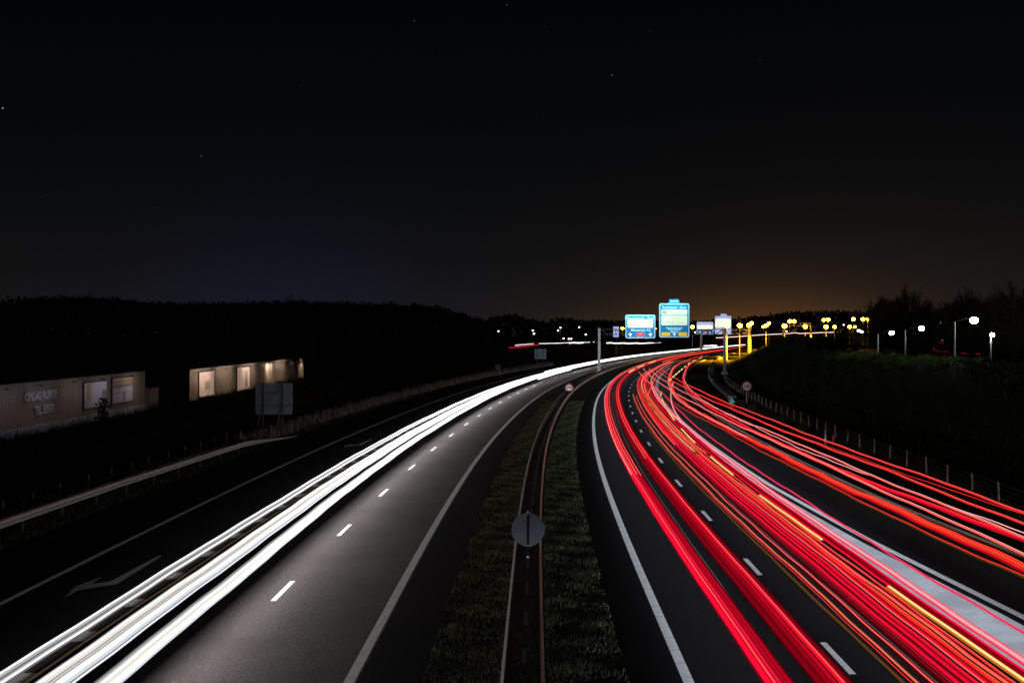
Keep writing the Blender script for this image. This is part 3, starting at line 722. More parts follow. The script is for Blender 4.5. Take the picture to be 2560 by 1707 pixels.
# ------------------------------------------------------------------ sheds on the left
def ribbed(mb, x, y0, y1, z0, z1, step=.30, dep=.03, mi=0):
    y = y0; pts = []
    while y < y1 - .01:
        pts += [(y, 0), (y + step * .55, 0), (y + step * .65, -dep), (y + step * .9, -dep)]; y += step
    pts.append((y1, 0)); pts = [p for p in pts if p[0] <= y1 + 1e-6]
    o = len(mb.v)
    for (yy, dx) in pts: mb.v += [(x + dx, yy, z0), (x + dx, yy, z1)]
    for i in range(len(pts) - 1): mb.f.append((o + 2 * i, o + 2 * i + 2, o + 2 * i + 3, o + 2 * i + 1)); mb.m.append(mi)
def shed(name, label, x, y0, y1, z0, z1, m, ridge, wdt):
    t = thing(name, label, 'shed', (0, 0, 0))
    mb = MB(); ribbed(mb, x, y0, y1, z0, z1)
    mb.flat([(x - wdt, y0, z0), (x, y0, z0), (x, y0, z1), (x - wdt / 2, y0, ridge), (x - wdt, y0, z1)], 1)
    mb.flat([(x, y1, z0), (x - wdt, y1, z0), (x - wdt, y1, z1), (x - wdt / 2, y1, ridge), (x, y1, z1)], 1)
    mb.flat([(x - wdt, y1, z0), (x - wdt, y0, z0), (x - wdt, y0, z1), (x - wdt, y1, z1)])
    mb.build('wall', [m, M['gable']], t)
    mb = MB(); e = .25
    def slab(a, b):
        (xa, za), (xb, zb) = a, b
        vs = []
        for dz in (0, .14):
            vs += [(xa, y0 - e, za + dz), (xa, y1 + e, za + dz), (xb, y1 + e, zb + dz), (xb, y0 - e, zb + dz)]
        mb.add(vs, [(0, 1, 2, 3), (7, 6, 5, 4), (0, 4, 5, 1), (1, 5, 6, 2), (2, 6, 7, 3), (3, 7, 4, 0)])
    slab((x + .32, z1 - .02), (x - wdt / 2, ridge + .05)); slab((x - wdt / 2 - .001, ridge + .05), (x - wdt - .12, z1 + .02))
    mb.build('roof', M['roof'], t)
    return t
def panel(t, x, y0, y1, z0, z1, m, extra=None):
    mb = MB(); mb.box((x + .08, (y0 + y1) / 2, (z0 + z1) / 2), (.10, y1 - y0 + .24, z1 - z0 + .24)); f = mb.build('poster_frame', M['dark'], t)
    mb = MB(); mb.box((x + .15, (y0 + y1) / 2, (z0 + z1) / 2), (.03, y1 - y0, z1 - z0)); mb.build('poster', m, f)
    for (a, b, c, d, mm) in (extra or []):
        mb = MB(); mb.box((x + .175, y0 + (y1 - y0) * (a + b) / 2, z0 + (z1 - z0) * (c + d) / 2), (.012, (y1 - y0) * (b - a), (z1 - z0) * (d - c))); mb.build('poster_print', mm, f)
def yat(xp, X=-37.0): return X * F / (xp - CX)     # distance along the wall seen in a given photo column
def zat(yp, y): return H0 + (HY - yp) / F * y
WX = -37.0
s1 = shed('storage_shed', 'beige ribbed storage shed with raised letters and two posters', WX, 44, yat(363), 0, 4.05, M['clad'], 6.2, 24)
mb = MB(); mb.box((WX + .12, (44 + yat(363)) / 2, .32), (.24, yat(363) - 44, .64)); mb.build('plinth', M['conc'], s1)
ya, yb = yat(207), yat(262); panel(s1, WX, ya, yb, 1.25, 3.45, M['poster_w'], [(.12, .26, .30, .92, M['poster_y']), (.80, 1.0, .0, .66, M['poster_g'])])
ya, yb = yat(278), yat(327); panel(s1, WX, ya, yb, 1.28, 3.55, M['poster_w'], [(0, 1, .78, .95, M['poster_o']), (0, 1, .62, .76, M['poster_g']), (.05, .95, .40, .43, M['poster_g']), (.5, .62, .02, .42, M['poster_g'])])
def wall_text(body, y, z, size, sx, parent):
    o = text(body, size, 0, 0, 0, M['letter'], parent, 'wall_lettering', bold=.03, sx=sx, th=.05)
    o.data.transform(Matrix.Translation((WX + .12, y, z)) @ Matrix.Rotation(R(90), 4, 'Z'))
wall_text('OPSLAG RUIMTE', (yat(56) + yat(139)) / 2, 2.85, .92, 1.0, s1)
wall_text('TEL. 329571', (yat(77) + yat(136)) / 2, 1.72, .92, .88, s1)
mb = MB(); mb.box((WX - .3, yat(363) + 1.6, 1.1), (1.6, 3.0, 2.2)); mb.box((WX - .3, yat(363) + 1.6, 2.23), (1.8, 3.2, .08))
tag(mb.build('container', M['clad']), 'low pale box standing at the end of the storage shed', 'container')
s2 = shed('lit_shed', 'long brown ribbed shed with wall lights and pinkish posters', WX, yat(473), yat(759), 0, 3.72, M['clad_b'], 5.0, 22)
mb = MB(); mb.box((WX + .06, (yat(473) + yat(759)) / 2, 3.55), (.12, yat(759) - yat(473), .30)); mb.build('fascia', M['trim'], s2)
mb = MB(); mb.box((WX + .03, yat(473) + .25, 1.8), (.10, .5, 3.4)); mb.box((WX + .05, yat(742) - .4, 1.7), (.14, .35, 3.3)); mb.build('corner_trim', M['trim'], s2)
ya, yb = yat(495.5), yat(532); panel(s2, WX, ya, yb, zat(993, ya), 3.2, M['poster_p'], [(.35, .7, .25, .62, M['poster_y'])])
ya, yb = yat(591), yat(621); panel(s2, WX, ya, yb, zat(977, ya), 3.2, M['poster_p'], [(.6, .82, .1, .85, M['poster_y'])])
def wall_lamp_fill(parent, y, z, power, col, w=.4, out=.5):
    q = min(out, .32); mb = MB(); mb.box((WX + q * .5, y, z + .10), (q, .03, .03)); mb.box((WX + q, y, z + .06), (.14, min(w, .5), .07)); mb.build('wall_lamp_fill', M['dark'], parent)  # invented fixture; its light hangs separately off the wall
    area('wall_fill_light', (WX + out, y, z), (w, .18), power, (WX + .05, y, z - 2.2), col=col)
WARM = (1, .83, .72)
for (xp, pw) in ((668, 95), (677, 45), (752, 70)): wall_lamp_fill(s2, yat(xp), 3.3, pw * 1.7, WARM, 1.6, .6)
for xp in (500, 560, 620, 700): wall_lamp_fill(s2, yat(xp), 3.25, 105, WARM, 9, 1.3)  # long strips added to fill the wall with dim light
for (xp, pw, c) in ((10, 20, (.80, .86, 1)), (95, 22, (.86, .88, 1)), (180, 24, (.95, .88, .9)), (250, 26, (.95, .88, .9)), (325, 42, (1, .86, .76))): wall_lamp_fill(s1, yat(xp), 3.6, pw * .45, c, 5, 1.6)  # fill lights added for an even tone along the storage shed
mb = MB()
for (xp, z0) in ((258, 0),):
    mb.tube([(WX + 1.6, yat(xp, WX + 1.6), 0), (WX + 1.6, yat(xp, WX + 1.6), 1.2)], .12, 6)
    for _ in range(300):
        c = Vector((WX + 1.6 + random.gauss(0, .25), yat(xp, WX + 1.6) + random.gauss(0, .45) , random.uniform(.2, 2.1)))
        a = [Vector((random.gauss(0, 1), random.gauss(0, 1), random.gauss(0, 1))).normalized() * .16 for _ in range(2)]
        mb.add([c, c + a[0], c + a[0] + a[1], c + a[1]], [(0, 1, 2, 3)])
tag(mb.build('bush', M['shrub']), 'narrow dark bush in front of the first white poster', 'bush')

# ------------------------------------------------------------------ streaks of light
def path(kn, H, z0, z1, dx, dh, wob, ph, near):
    out = []
    for z in zrange(z0, z1, near, .014):
        w = wob * (math.sin(z * .55 + ph) * .5 + math.sin(z * 1.35 + ph * 2.3) * .35 + math.sin(z * .21 + ph) * .7)
        out.append(P(smooth_knots(kn, z) + dx, z, H + dh + w))
    return out
def trail(label, kn, H, z0, z1, tubes, wob=.02, cat='light trail', group=None, name='light_trail', part='streak', near=1.2):
    """tubes: (dx, dh, half width, half height, material)"""
    if not isinstance(kn, list): kn = [(0, kn), (2000, kn)]
    t = thing(name, label, cat, P(kn[0][1], z0, 0), 0, group); ph = random.uniform(0, 6)
    org = t.location; fine = .62 if (group in (RG, 'amber indicator flashes') and 3.5 < kn[0][1] < 6.1 and z0 < 55 and z1 < 336) else (.72 if group == RG and kn[0][1] > 9 else .86 if group == RG else .80 if group == WG and z0 < 100 else 1)
    for (dx, dh, rx, rz, m) in tubes:
        rx *= fine; rz *= fine
        if group == WG and z0 < 100: dx *= .56 if kn[0][1] < -14 else .80; rx *= .72 if kn[0][1] < -14 else 1
        mb = MB(); pts = [p - org for p in path(kn, H, z0, z1, dx, dh, wob, ph, near)]
        mb.tube(pts, rz, 8, 0, True, rx, 1); mb.build(part, [M[m], M['dark']], t)
    return t
WG, RG = 'white headlight trails', 'red tail light trails'
rw = random.Random(5)
def spread_tubes(width, n, mats, rx, rz, seed=1, dhs=.03):
    rg = random.Random(seed)
    return [(-width / 2 + width * (k + .5) / n, rg.uniform(-dhs, dhs), rx * rg.uniform(.75, 1.25), rz * rg.uniform(.7, 1.2), rg.choice(mats) if isinstance(mats, list) else mats) for k in range(n)]
trail('separate white headlight trail nearest the left block dashes', [(0, -14.3), (60, -14.1), (140, -13.9), (250, -13.6), (1000, -13.4)], .65, -40, 935,
      [(-.19, .03, .055, .05, 't_white'), (-.12, .0, .06, .05, 't_grey'), (-.05, 0, .06, .05, 't_grey'), (.02, -.01, .055, .045, 't_dim'), (.09, -.03, .05, .04, 't_grey'), (.16, -.04, .05, .035, 't_white'), (.24, -.07, .03, .03, 't_dim')], .015, group=WG)
trail('brownish thin streaks beside the widest white trail', [(0, -13.75), (200, -13.7)], .5, -40, 160, [(-.1, 0, .008, .008, 't_brown'), (.04, .04, .010, .010, 't_brown')], .015, group=WG)
trail('widest bundle of white headlight trails in the middle', [(0, -12.95), (60, -13.0), (140, -12.9), (1000, -12.7)], .65, -40, 935,
      [(-.40, .02, .05, .04, 't_grey'), (-.31, .03, .06, .05, 't_white'), (-.22, .02, .05, .045, 't_cream'), (-.14, -.02, .05, .035, 't_dim'), (-.06, .0, .05, .05, 't_cream'), (.03, .03, .055, .05, 't_grey'),
       (.11, .02, .05, .045, 't_white'), (.20, -.0, .055, .05, 't_white'), (.29, .0, .05, .045, 't_cool'), (.37, -.05, .04, .035, 't_cool'), (.44, -.02, .018, .02, 't_white')], .02, group=WG)
trail('white headlight trail closest to the lit white dashes', [(0, -11.85), (60, -12.1), (140, -12.1), (1000, -12.0)], .62, -40, 935,
      [(-.26, .04, .04, .03, 't_dim'), (-.19, .03, .05, .04, 't_grey'), (-.11, .02, .055, .045, 't_white'), (-.03, .0, .04, .035, 't_cream'), (.04, -.02, .03, .03, 't_grey'), (.11, .0, .06, .05, 't_white'), (.20, -.01, .055, .045, 't_white'), (.27, -.03, .03, .03, 't_cool')], .02, group=WG)
trail('short white trail end beside the gantry column', [(0, -11.2), (400, -11.2)], .6, 205, 262, [(0, 0, .10, .08, 't_white')], .01, group=WG)
trail('solid far bundle of white trails rounding the bend', [(0, -12.6), (1000, -12.5)], .72, 240, 935, [(-1.0, .1, .35, .12, 't_white'), (-.4, .05, .35, .1, 't_white'), (.2, .0, .3, .1, 't_white')], .02, group=WG)
# carriageway running away: inner lane
trail('broad crimson trail nearest the white edge line', [(0, 1.45), (60, 1.35), (150, 1.25), (760, 1.2)], .78, -40, 760,
      [(-.285, .0, .02, .02, 't_dark'), (-.20, .02, .075, .05, 't_crim'), (-.09, .03, .05, .04, 't_crim'), (-.02, .0, .04, .035, 't_crimd'), (.05, -.02, .05, .04, 't_crimd'), (.13, -.02, .05, .04, 't_crimd'), (.20, .01, .045, .04, 't_crimd'), (.27, -.02, .045, .035, 't_dark'), (.335, -.03, .02, .02, 't_vdark'), (-.12, .07, .014, .015, 't_salm'), (-.16, .066, .01, .01, 't_dark'), (.085, .03, .012, .012, 't_dark'), (.165, .025, .010, .010, 't_vdark'), (.0, .04, .010, .010, 't_hot')], .015, group=RG)
trail('pair of thin salmon lines over the broad crimson trail', [(0, 1.2), (60, 1.2), (150, 1.15), (480, 1.2)], .92, 62, 480, [(-.12, 0, .02, .022, 't_pink'), (.14, .02, .025, .025, 't_salm'), (.34, -.05, .02, .02, 't_salm')], .02, group=RG)
trail('dark red trail with one bright line left of the dashes', [(0, 2.62), (60, 2.55), (150, 2.45), (760, 2.5)], .78, -40, 700,
      [(-.36, -.03, .06, .04, 't_dark'), (-.26, -.02, .06, .04, 't_dark'), (-.16, -.01, .055, .04, 't_dark'), (-.07, .0, .05, .04, 't_crimd'), (.02, .05, .045, .045, 't_crim'), (.035, .085, .018, .018, 't_salm'), (.12, .0, .05, .04, 't_crimd'), (.21, -.02, .05, .04, 't_dark'), (.31, -.04, .03, .03, 't_vdark'), (-.43, -.05, .02, .02, 't_vdark'), (-.31, .02, .012, .012, 't_vdark'), (-.21, .03, .010, .010, 't_crimd'), (.165, .03, .012, .012, 't_vdark'), (.075, .045, .01, .01, 't_dark')], .012, group=RG)
trail('thin salmon line along the dark red trail before the bend', [(0, 2.45), (200, 2.35), (500, 2.4)], .95, 70, 420, [(-.1, 0, .022, .024, 't_salm'), (.16, -.06, .03, .03, 't_red')], .02, group=RG)
trail('faint grey streaks between the two inner red trails', [(0, 2.0), (300, 1.95)], .3, 26, 170, [(-.12, 0, .012, .012, 't_gray'), (.0, .05, .02, .015, 't_vdark'), (.16, -.1, .01, .01, 't_gray')], .01, group=RG)
# amber indicator flashes far up the inner lane
for k, (z0, z1) in enumerate(((233, 252), (267, 288), (308, 332))):
    trail('%s amber indicator flash on the far inner lane' % ('nearest', 'middle', 'farthest')[k], 2.2, .95, z0, z1, [(0, 0, .10, .10, 't_yel')], .01, group='amber indicator flashes')
# middle lane
def k1(d, far=None): return [(0, d), (90, d), (150, d + .1), (330, (far if far is not None else d + .3)), (760, (far if far is not None else d + .4))]
trail('thin amber line at the left border of the middle fan', k1(4.02, 4.3), .62, -40, 96, [(0, 0, .013, .013, 't_yeld'), (.035, .01, .012, .012, 't_yeld')], .015, group=RG)
trail('first salmon line right of the white dashes', k1(4.12), .8, -40, 149, [(0, 0, .032, .03, 't_salm'), (.07, -.03, .02, .02, 't_yeld'), (-.05, -.05, .015, .015, 't_red')], .03, group=RG)
trail('second thin red line right of the white dashes', k1(4.42), .8, -40, 146, [(0, 0, .026, .026, 't_salm'), (.05, -.02, .03, .02, 't_crimd')], .03, group=RG)
trail('faint purple grey streak within the middle fan', k1(4.62), .7, -40, 80, [(0, 0, .012, .012, 't_gray'), (.12, -.02, .07, .02, 't_vdark'), (-.1, -.05, .06, .02, 't_vdark')], .01, group=RG)
trail('dark crimson beaded trail in the middle fan', k1(4.92, 5.2), .8, -40, 230,
      [(-.16, -.04, .05, .035, 't_dark'), (-.08, -.02, .03, .03, 't_crimd'), (0, 0, .05, .045, 't_crim'), (.1, -.02, .05, .04, 't_dark'), (.19, 0, .035, .035, 't_crim')], .02, group=RG)
trail('wide bright red band along the middle of the fan', k1(5.38, 5.6), .82, -40, 330,
      [(-.20, -.02, .05, .04, 't_crimd'), (-.11, 0, .05, .045, 't_crim'), (-.02, .04, .028, .028, 't_salm'), (.06, .0, .055, .04, 't_crim'), (.15, -.01, .05, .04, 't_crimd'), (.22, .02, .04, .04, 't_red'), (.30, -.02, .05, .04, 't_crim')], .025, group=RG)
trail('bright orange line right of the wide red band', k1(5.75, 6.1), .86, -40, 335, [(0, 0, .045, .045, 't_salm'), (.08, -.03, .04, .035, 't_red'), (-.08, -.04, .04, .035, 't_oran')], .03, group=RG)
trail('thin red line just left of the amber flashes', k1(6.0, 6.4), .8, -40, 333, [(0, 0, .028, .028, 't_red'), (.0, .03, .012, .012, 't_salm'), (.12, -.1, .012, .012, 't_yeld')], .02, group=RG)
trail('salmon line curving through the far crossing knot', [(60, 6.75), (90, 6.8), (131, 6.6), (177, 6.8), (203, 6.7), (247, 7.2), (330, 7.0)], .85, 62, 330, [(0, 0, .045, .04, 't_pink'), (.12, -.05, .035, .035, 't_red')], .03, group=RG)
trail('second curving salmon line of the far crossing knot', [(60, 5.45), (152, 5.5), (207, 5.4), (258, 6.1), (333, 6.2)], .85, 75, 333, [(0, 0, .045, .04, 't_pink'), (-.13, -.04, .03, .03, 't_red')], .03, group=RG)
trail('third curving line of the knot nearest the dashes', [(60, 4.7), (152, 4.9), (207, 4.8), (258, 5.4), (300, 5.6)], .85, 80, 250, [(0, 0, .035, .035, 't_salm'), (.2, .0, .03, .03, 't_red')], .03, group=RG)
trail('orange glow streaks in the middle of the fan', k1(5.15, 5.6), 1.15, 70, 170, [(-.1, 0, .05, .04, 't_yeld'), (.05, .05, .06, .04, 't_yeld'), (.2, .02, .03, .03, 't_oran'), (.42, .05, .03, .03, 't_salm')], .03, group=RG)
trail('left lamp streak of a car changing lanes', [(100, 5.2), (120, 5.25), (134, 5.5), (149, 5.95), (177, 7.0), (240, 7.8), (289, 8.2)], .85, 118, 292, [(0, 0, .045, .045, 't_salm')], .02, group=RG)
trail('right lamp streak of a car changing lanes', [(100, 6.9), (110, 7.0), (121, 7.4), (135, 7.95), (159, 9.0), (185, 10.0), (190, 10.2)], .85, 104, 186, [(0, 0, .045, .045, 't_pink'), (.09, -.03, .03, .03, 't_red')], .02, group=RG)
trail('dark red band over the painted wedge', k1(6.42, 6.9), .78, -40, 190, [(-.16, .02, .03, .03, 't_crim'), (-.08, -.02, .05, .035, 't_dark'), (.01, -.02, .05, .035, 't_dark'), (.10, -.02, .05, .035, 't_dark'), (.17, .0, .03, .03, 't_crim')], .015, group=RG)
trail('bright pink line running along the painted wedge', k1(6.82, 7.1), .82, -40, 190, [(0, 0, .035, .035, 't_pink'), (-.07, -.03, .035, .03, 't_hot'), (.08, -.03, .03, .025, 't_salm'), (.26, -.1, .008, .008, 't_hot'), (.45, -.2, .008, .008, 't_hot')], .02, group=RG)
trail('hot pink line at the right of the painted wedge', [(0, 7.85), (30, 7.8), (44, 7.65), (90, 7.6), (124, 7.8), (146, 7.7)], .8, -40, 145, [(0, 0, .04, .035, 't_hot'), (.06, -.03, .02, .02, 't_red')], .03, group=RG)
# amber indicator flashes of the car leaving the middle lane
IK = [(20, 6.2), (42, 6.05), (62, 5.95), (90, 6.15), (108, 6.5), (148, 7.3), (198, 9.8), (222, 10.7), (258, 11.6), (300, 11.8), (420, 11.9)]
FL = [(4, 34.6), (42.6, 54.4), (62.4, 71.5), (81, 93), (102.6, 116), (123, 136), (144, 154), (192, 199), (207, 214), (221, 228), (236, 243), (252, 259), (272, 281), (300, 311), (335, 348), (375, 390)]
for k, (a, b) in enumerate(FL):
    m = [(0, 0, .034 if k < 7 else .11, .038 if k < 7 else .10, 't_yel')] + ([(-.055, -.015, .022, .03, 't_halo'), (.055, -.015, .022, .03, 't_halo')] if k < 7 else [])
    trail('%s amber indicator flash counted from the camera up the middle lane' % ORD[k], IK, .88, a, b, m, .012, group='amber indicator flashes')
# lorry with high marker lamps in the middle lane
for k, dd in enumerate((7.55, 6.9, 6.2, 5.5)):
    trail('%s high lorry marker line crossing toward the right fence' % ('outermost', 'second', 'third', 'innermost')[k], [(0, dd + .1), (60, dd), (156, dd)], 3.62, -40, 156, [(0, 0, .026 if k < 3 else .035, .026, 't_red' if k < 2 else 't_salm'), (0, .012, .012, .02, 't_salm' if k < 2 else 't_pink')], .025, group='high lorry marker lines')
trail('pale line starting left of the crossing knot', [(0, 4.9), (170, 4.9)], 3.4, 96, 150, [(0, 0, .03, .03, 't_salm'), (.3, -.2, .025, .025, 't_oran')], .02, group=RG)
# slip lane
DK = [(14, 12.1), (27, 11.5), (37, 10.95), (65, 10.3), (90, 9.95), (112, 9.25), (135, 8.9), (152, 9.0), (181, 9.5), (230, 9.8), (281, 9.4), (420, 9.6)]
trail('wavy orange red trail on the left of the slip lane', DK, .82, -40, 430, [(-.22, -.05, .04, .035, 't_crimd'), (-.13, -.02, .045, .04, 't_red'), (-.05, .02, .05, .045, 't_oran'), (.04, .04, .045, .04, 't_red'), (.12, .02, .05, .045, 't_oran'), (.2, -.02, .04, .035, 't_crim')], .045, group=RG)
trail('thin pink upper line of the slip lane trail', [(14, 12.0), (37, 10.8), (65, 10.2), (90, 9.6), (128, 8.5), (154, 8.8), (185, 9.2), (229, 9.8), (281, 9.3)], .98, 84, 285, [(0, 0, .035, .035, 't_pink')], .03, group=RG)
trail('thin red and amber lines left of the slip lane trail', [(14, 11.4), (27, 10.9), (37, 10.35), (65, 9.75), (100, 9.2), (119, 8.3), (146, 7.8)], .78, -40, 146, [(0, 0, .022, .022, 't_red'), (-.10, -.02, .010, .010, 't_yeld'), (.08, -.06, .010, .010, 't_yeld')], .03, group=RG)
EK = [(14, 15.5), (30, 14.0), (42, 12.85), (65, 11.75), (98, 11.25), (125, 10.85), (137, 11.0), (157, 11.2), (187, 11.6), (213, 11.8), (233, 12.3), (296, 12.2), (420, 12.0)]
trail('broad red trail on the right of the slip lane', EK, .82, -40, 330, [(-.14, -.03, .05, .04, 't_crimd'), (-.05, .0, .05, .045, 't_crim'), (.04, .02, .05, .045, 't_red'), (.13, -.02, .045, .04, 't_crim'), (.2, -.04, .03, .03, 't_dark')], .03, group=RG)
trail('thin pale upper line of the right slip lane trail', EK, 1.0, -40, 420, [(.05, .05, .03, .03, 't_pink')], .04, group=RG)
trail('faint amber hairline beside the pale slip lane line', EK, .45, -40, 110, [(.75, 0, .008, .008, 't_yeld'), (-.6, 0, .008, .008, 't_yeld')], .02, group=RG)
trail('highest thin red line passing the right fence posts', [(14, 14.8), (40, 12.6), (80, 11.4), (140, 11)], 1.75, -40, 150, [(0, 0, .016, .016, 't_red')], .02, group=RG)
trail('far red lines rounding the bend below the gantry', [(0, 4.6), (1000, 4.6)], .8, 330, 620, [(-.3, 0, .16, .12, 't_oran'), (.6, .0, .14, .1, 't_red')], .02, group=RG)
trail('far red lines in the inner lane below the white bundle', [(0, 1.7), (1000, 1.7)], .8, 330, 740, [(-.4, 0, .18, .12, 't_oran'), (.5, 0, .18, .12, 't_crim')], .02, group=RG)

def ptrail(label, pts, tubes, group=None):
    c = pts[0]; t = thing('light_trail', label, 'light trail', (c.x, c.y, 0), 0, group)
    for (dh, r, m) in tubes:
        mb = MB(); out = []
        for a, b in zip(pts, pts[1:]):
            for k in range(6): out.append(a.lerp(b, k / 6) - t.location + Vector((0, 0, dh + random.uniform(-.15, .15) * r * 4)))
        out.append(pts[-1] - t.location + Vector((0, 0, dh))); mb.tube(out, r, 6); mb.build('streak', M[m], t)
G3 = 'light trails on the distant roads'
ptrail('short red trail on the far road left of the gantry', [px(1272, 869, .7), px(1300, 868, .7), px(1330, 863.5, .7), px(1348, 861.5, .7)], [(0, .16, 't_crim')], G3)
ptrail('dim pale dashes above the short far red trail', [px(1288, 862.5, .9), px(1310, 860.5, .9), px(1335, 858.5, .9)], [(0, .18, 't_grey'), (-.5, .14, 't_grey')], G3)
ptrail('bluish white trail on the far road left of the gantry', [px(1348, 859, .9), px(1400, 857.5, .9), px(1425, 856.5, .9), px(1460, 856, .9), px(1496, 854, .9)], [(0, .22, 't_cool'), (.05, .12, 't_white')], G3)
ptrail('thick white part of the bluish far trail', [px(1422, 857, .9), px(1440, 857, .9), px(1458, 857, .9)], [(0, .45, 't_white')], G3)
ptrail('long white trail on the far road below the signs', [px(1517, 857, .9), px(1580, 858.2, .9), px(1640, 857.8, .9), px(1700, 856.6, .9), px(1752, 856, .9)], [(0, .42, 't_white')], G3)
ptrail('white flare trail left of the second gantry', [px(1757, 857, .9), px(1780, 858, .9), px(1792, 859.5, .9)], [(0, .9, 't_white'), (-.9, .5, 't_cream')], G3)
ptrail('short white trail under the white flare', [px(1760, 864.5, .9), px(1792, 864, .9)], [(0, .4, 't_cream')], G3)
ptrail('short red trail below the wide blue sign', [px(1553, 853.5, .9), px(1575, 852.8, .9), px(1600, 852.2, .9)], [(0, .5, 't_oran'), (-1.1, .5, 't_crimd')], G3)
ptrail('thin pale line of light on the raised horizon road', [pxz(1790, 844.5, 990), pxz(1850, 841, 990), pxz(1900, 837, 990), pxz(1960, 834.5, 990), pxz(1988, 831.5, 990), pxz(2000, 833.5, 990), pxz(2060, 831, 990), pxz(2085, 830.5, 990)], [(0, .17, 't_cream'), (-.3, .10, 't_oran')], G3)
ptrail('white patch of light at the end of the horizon road', [pxz(2143, 827, 980), pxz(2158, 828.5, 980)], [(0, .9, 't_white')], G3)
ptrail('white dotted lights on the road behind the trees', [pxz(2329, 854.5, 292), pxz(2352, 851, 292), pxz(2398, 848.5, 292), pxz(2420, 847.5, 292)], [(0, .10, 't_white')], G3)
ptrail('red trail under the white dots behind the trees', [pxz(2328, 861, 290), pxz(2345, 857, 290), pxz(2400, 850.5, 290)], [(0, .12, 't_crim'), (-.3, .04, 't_crimd')], G3)
ptrail('steep red smear of light behind the trees', [pxz(2326, 858, 288), pxz(2332, 866, 286), pxz(2336, 875, 284)], [(0, .16, 't_crimd')], G3)
ptrail('long thin red line low behind the lamp posts', [pxz(2340, 876, 280), pxz(2365, 879, 280), pxz(2410, 883, 280), pxz(2450, 885, 280)], [(0, .05, 't_crimd')], G3)
mb = MB()
tag_ = None

# ------------------------------------------------------------------ light of the traffic
# lamp strips added for the headlight sweep of oncoming cars, one per stretch, turned toward the inner lane
def lane_strip(d, h, z0, z1, width, power, nx, nz, col, spread=180):
    a, b = P(d, z0, h), P(d, z1, h); c = (a + b) / 2; u = (b - a).normalized()
    nrm = (Vector((u.y, -u.x, 0)) * nx + Vector((0, 0, nz))).normalized()
    zax = -nrm; xax = u; yax = zax.cross(xax)
    l = area('headlight_fill', c, ((b - a).length, width), power * (b - a).length, col=col, spread=spread)
    l.matrix_world = Matrix(((xax.x, yax.x, zax.x, c.x), (xax.y, yax.y, zax.y, c.y), (xax.z, yax.z, zax.z, c.z), (0, 0, 0, 1)))
zz = -10
while zz < 640:
    ln = 20 if zz < 300 else 40
    lane_strip(-11.44, .96, zz, zz + ln, .10, 19.0, .84, -.54, (1, .93, .91))       # oncoming cars, toward the inner lane
    lane_strip(-14.6, .80, zz, zz + ln, .06, 4.6, -1, .04, (1, .95, .93))           # weak strip added to brighten the rail and verge
    zz += ln
zz = -10
while zz < 400:
    for d, wd, pw in ((1.35, 3.0, 4.8), (5.3, 3.0, 5.2), (8.5, 2.2, 5.0)): lane_strip(d, .60, zz, zz + 20, wd, pw, 0, -1, (.76, .87, 1))  # unseen downward strips, added to brighten the lanes and painted wedge
    if zz < 200: lane_strip(lerp_knots(DK, zz + 10) + .8, .60, zz, zz + 20, 1.8, 2.0, 0, -1, (.9, .94, 1))
    zz += 20
# headlights of the cars driving away
for (kn, pw, z1) in (([(0, 1.9), (600, 1.9)], 40, 330), ([(0, 5.5), (600, 5.6)], 24, 330), (EK, 6, 190)):
    z = -44
    while z < z1:
        p = P(lerp_knots(kn, z) - (.6 if kn is EK else 0), z, .70); d = Vector((slope(z), 1, .02)).normalized()
        area('headlight', p, (1.3, .16), pw, p + d, col=(.88, .94, 1), spread=26); z += 4.4
# unseen strips added for the red wash of the tail lights on the median rail
zz = 10
while zz < 260:
    p = P(.6, zz + 12, .9)
    area('tail_wash_fill', p, (24, .12), 15 if zz < 20 else 34, P(-3.2, zz + 12, .66), col=(1, .26, .10), spread=24)
    zz += 24
# ------------------------------------------------------------------ night sky, added faint fill
w = bpy.data.worlds.new('World'); scene.world = w; w.use_nodes = True
nt = w.node_tree; N = nt.nodes; Lk = nt.links
bg = N['Background']
def math_(op, a, b=None, c=None):
    n = N.new('ShaderNodeMath'); n.operation = op
    for i, v in enumerate((a, b, c)):
        if v is None: continue
        if isinstance(v, (int, float)): n.inputs[i].default_value = v
        else: Lk.new(v, n.inputs[i])
    return n.outputs[0]
def scalec(col, f):
    n = N.new('ShaderNodeVectorMath'); n.operation = 'SCALE'
    if isinstance(col, tuple): n.inputs[0].default_value = col
    else: Lk.new(col, n.inputs[0])
    if isinstance(f, (int, float)): n.inputs['Scale'].default_value = f
    else: Lk.new(f, n.inputs['Scale'])
    return n.outputs[0]
def addc(a, b):
    n = N.new('ShaderNodeVectorMath'); n.operation = 'ADD'; Lk.new(a, n.inputs[0]); Lk.new(b, n.inputs[1]); return n.outputs[0]
tc = N.new('ShaderNodeTexCoord'); sx = N.new('ShaderNodeSeparateXYZ'); Lk.new(tc.outputs['Generated'], sx.inputs[0])
X_, Y_, Z_ = sx.outputs
el = math_('MAXIMUM', Z_, 0.0)
def falloff(k): return math_('POWER', 2.71828, math_('MULTIPLY', el, -k))
def bump_az(c, wd):
    a = math_('DIVIDE', math_('SUBTRACT', X_, c), wd); return math_('POWER', 2.71828, math_('MULTIPLY', math_('MULTIPLY', a, a), -1.0))
sky = N.new('ShaderNodeTexSky'); sky.sky_type = 'NISHITA'; sky.sun_disc = False; sky.sun_elevation = R(35); sky.sun_rotation = R(200)
col = scalec(sky.outputs[0], .00022)
front = math_('MAXIMUM', Y_, 0.0)
col = addc(col, scalec((.0082, .0078, .0088), falloff(12)))
col = addc(col, scalec((.0024, .0028, .018), math_('MULTIPLY', falloff(20), math_('MULTIPLY', bump_az(-.175, .10), front))))
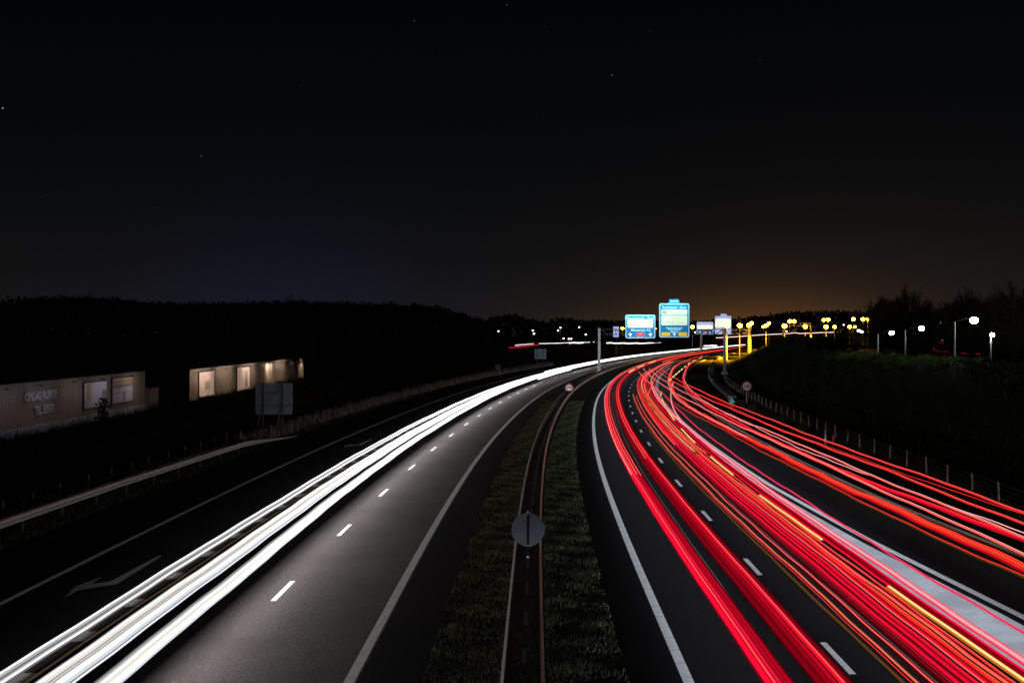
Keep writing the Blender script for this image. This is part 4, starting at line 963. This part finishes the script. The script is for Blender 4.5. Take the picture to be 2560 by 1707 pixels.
col = addc(col, scalec((.0115, .0056, .0018), math_('MULTIPLY', falloff(19), math_('MULTIPLY', bump_az(.25, .17), front))))
col = addc(col, scalec((.17, .068, .005), math_('MULTIPLY', falloff(66), math_('MULTIPLY', bump_az(.19, .085), front))))
col = addc(col, scalec((.012, .0065, .0012), math_('MULTIPLY', falloff(60), math_('MULTIPLY', bump_az(.06, .07), front))))
for (x, y, s, r) in ((1267, 13, .12, .00036), (1036, 53, .10, .00034), (7, 271, .30, .00055), (503, 391, .12, .00036), (1530, 189, .14, .0004), (1625, 78, .05, .0003), (1361, 68, .03, .0003), (115, 489, .035, .0003), (1900, 151, .03, .0003), (752, 215, .03, .0003), (390, 520, .03, .0003), (944, 698, .03, .0003)):
    d = Vector(((x - CX) / F, 1, (HY - y) / F)).normalized()
    n = N.new('ShaderNodeVectorMath'); n.operation = 'DISTANCE'; Lk.new(tc.outputs['Generated'], n.inputs[0]); n.inputs[1].default_value = d
    col = addc(col, scalec((.75 * s, .95 * s, 1.0 * s), math_('LESS_THAN', n.outputs['Value'], r)))
Lk.new(col, bg.inputs[0]); bg.inputs[1].default_value = 1.0
s = bpy.data.lights.new('night_fill', 'SUN'); s.energy = .02; s.angle = R(.6); s.color = (.80, .88, 1)  # faint bluish sun lamp added as fill from behind the camera
so = bpy.data.objects.new('night_fill', s); COL.objects.link(so); so.rotation_euler = (R(52), 0, R(-24))

# ------------------------------------------------------------------ camera
cam = bpy.data.cameras.new('camera'); co = bpy.data.objects.new('camera', cam); COL.objects.link(co)
cam.sensor_width = 36; cam.lens = F / 2560 * 36; cam.shift_y = -(853.5 - HY) / 2560
co.location = (0, 0, H0); co.rotation_euler = (R(90), 0, 0); cam.clip_end = 20000
scene.camera = co
scene.view_settings.view_transform = 'Standard'; scene.view_settings.look = 'None'; scene.view_settings.exposure = 0; scene.view_settings.gamma = 1
scene.cycles.use_denoising = True
scene.cycles.max_bounces = 4; scene.cycles.diffuse_bounces = 2; scene.cycles.glossy_bounces = 2
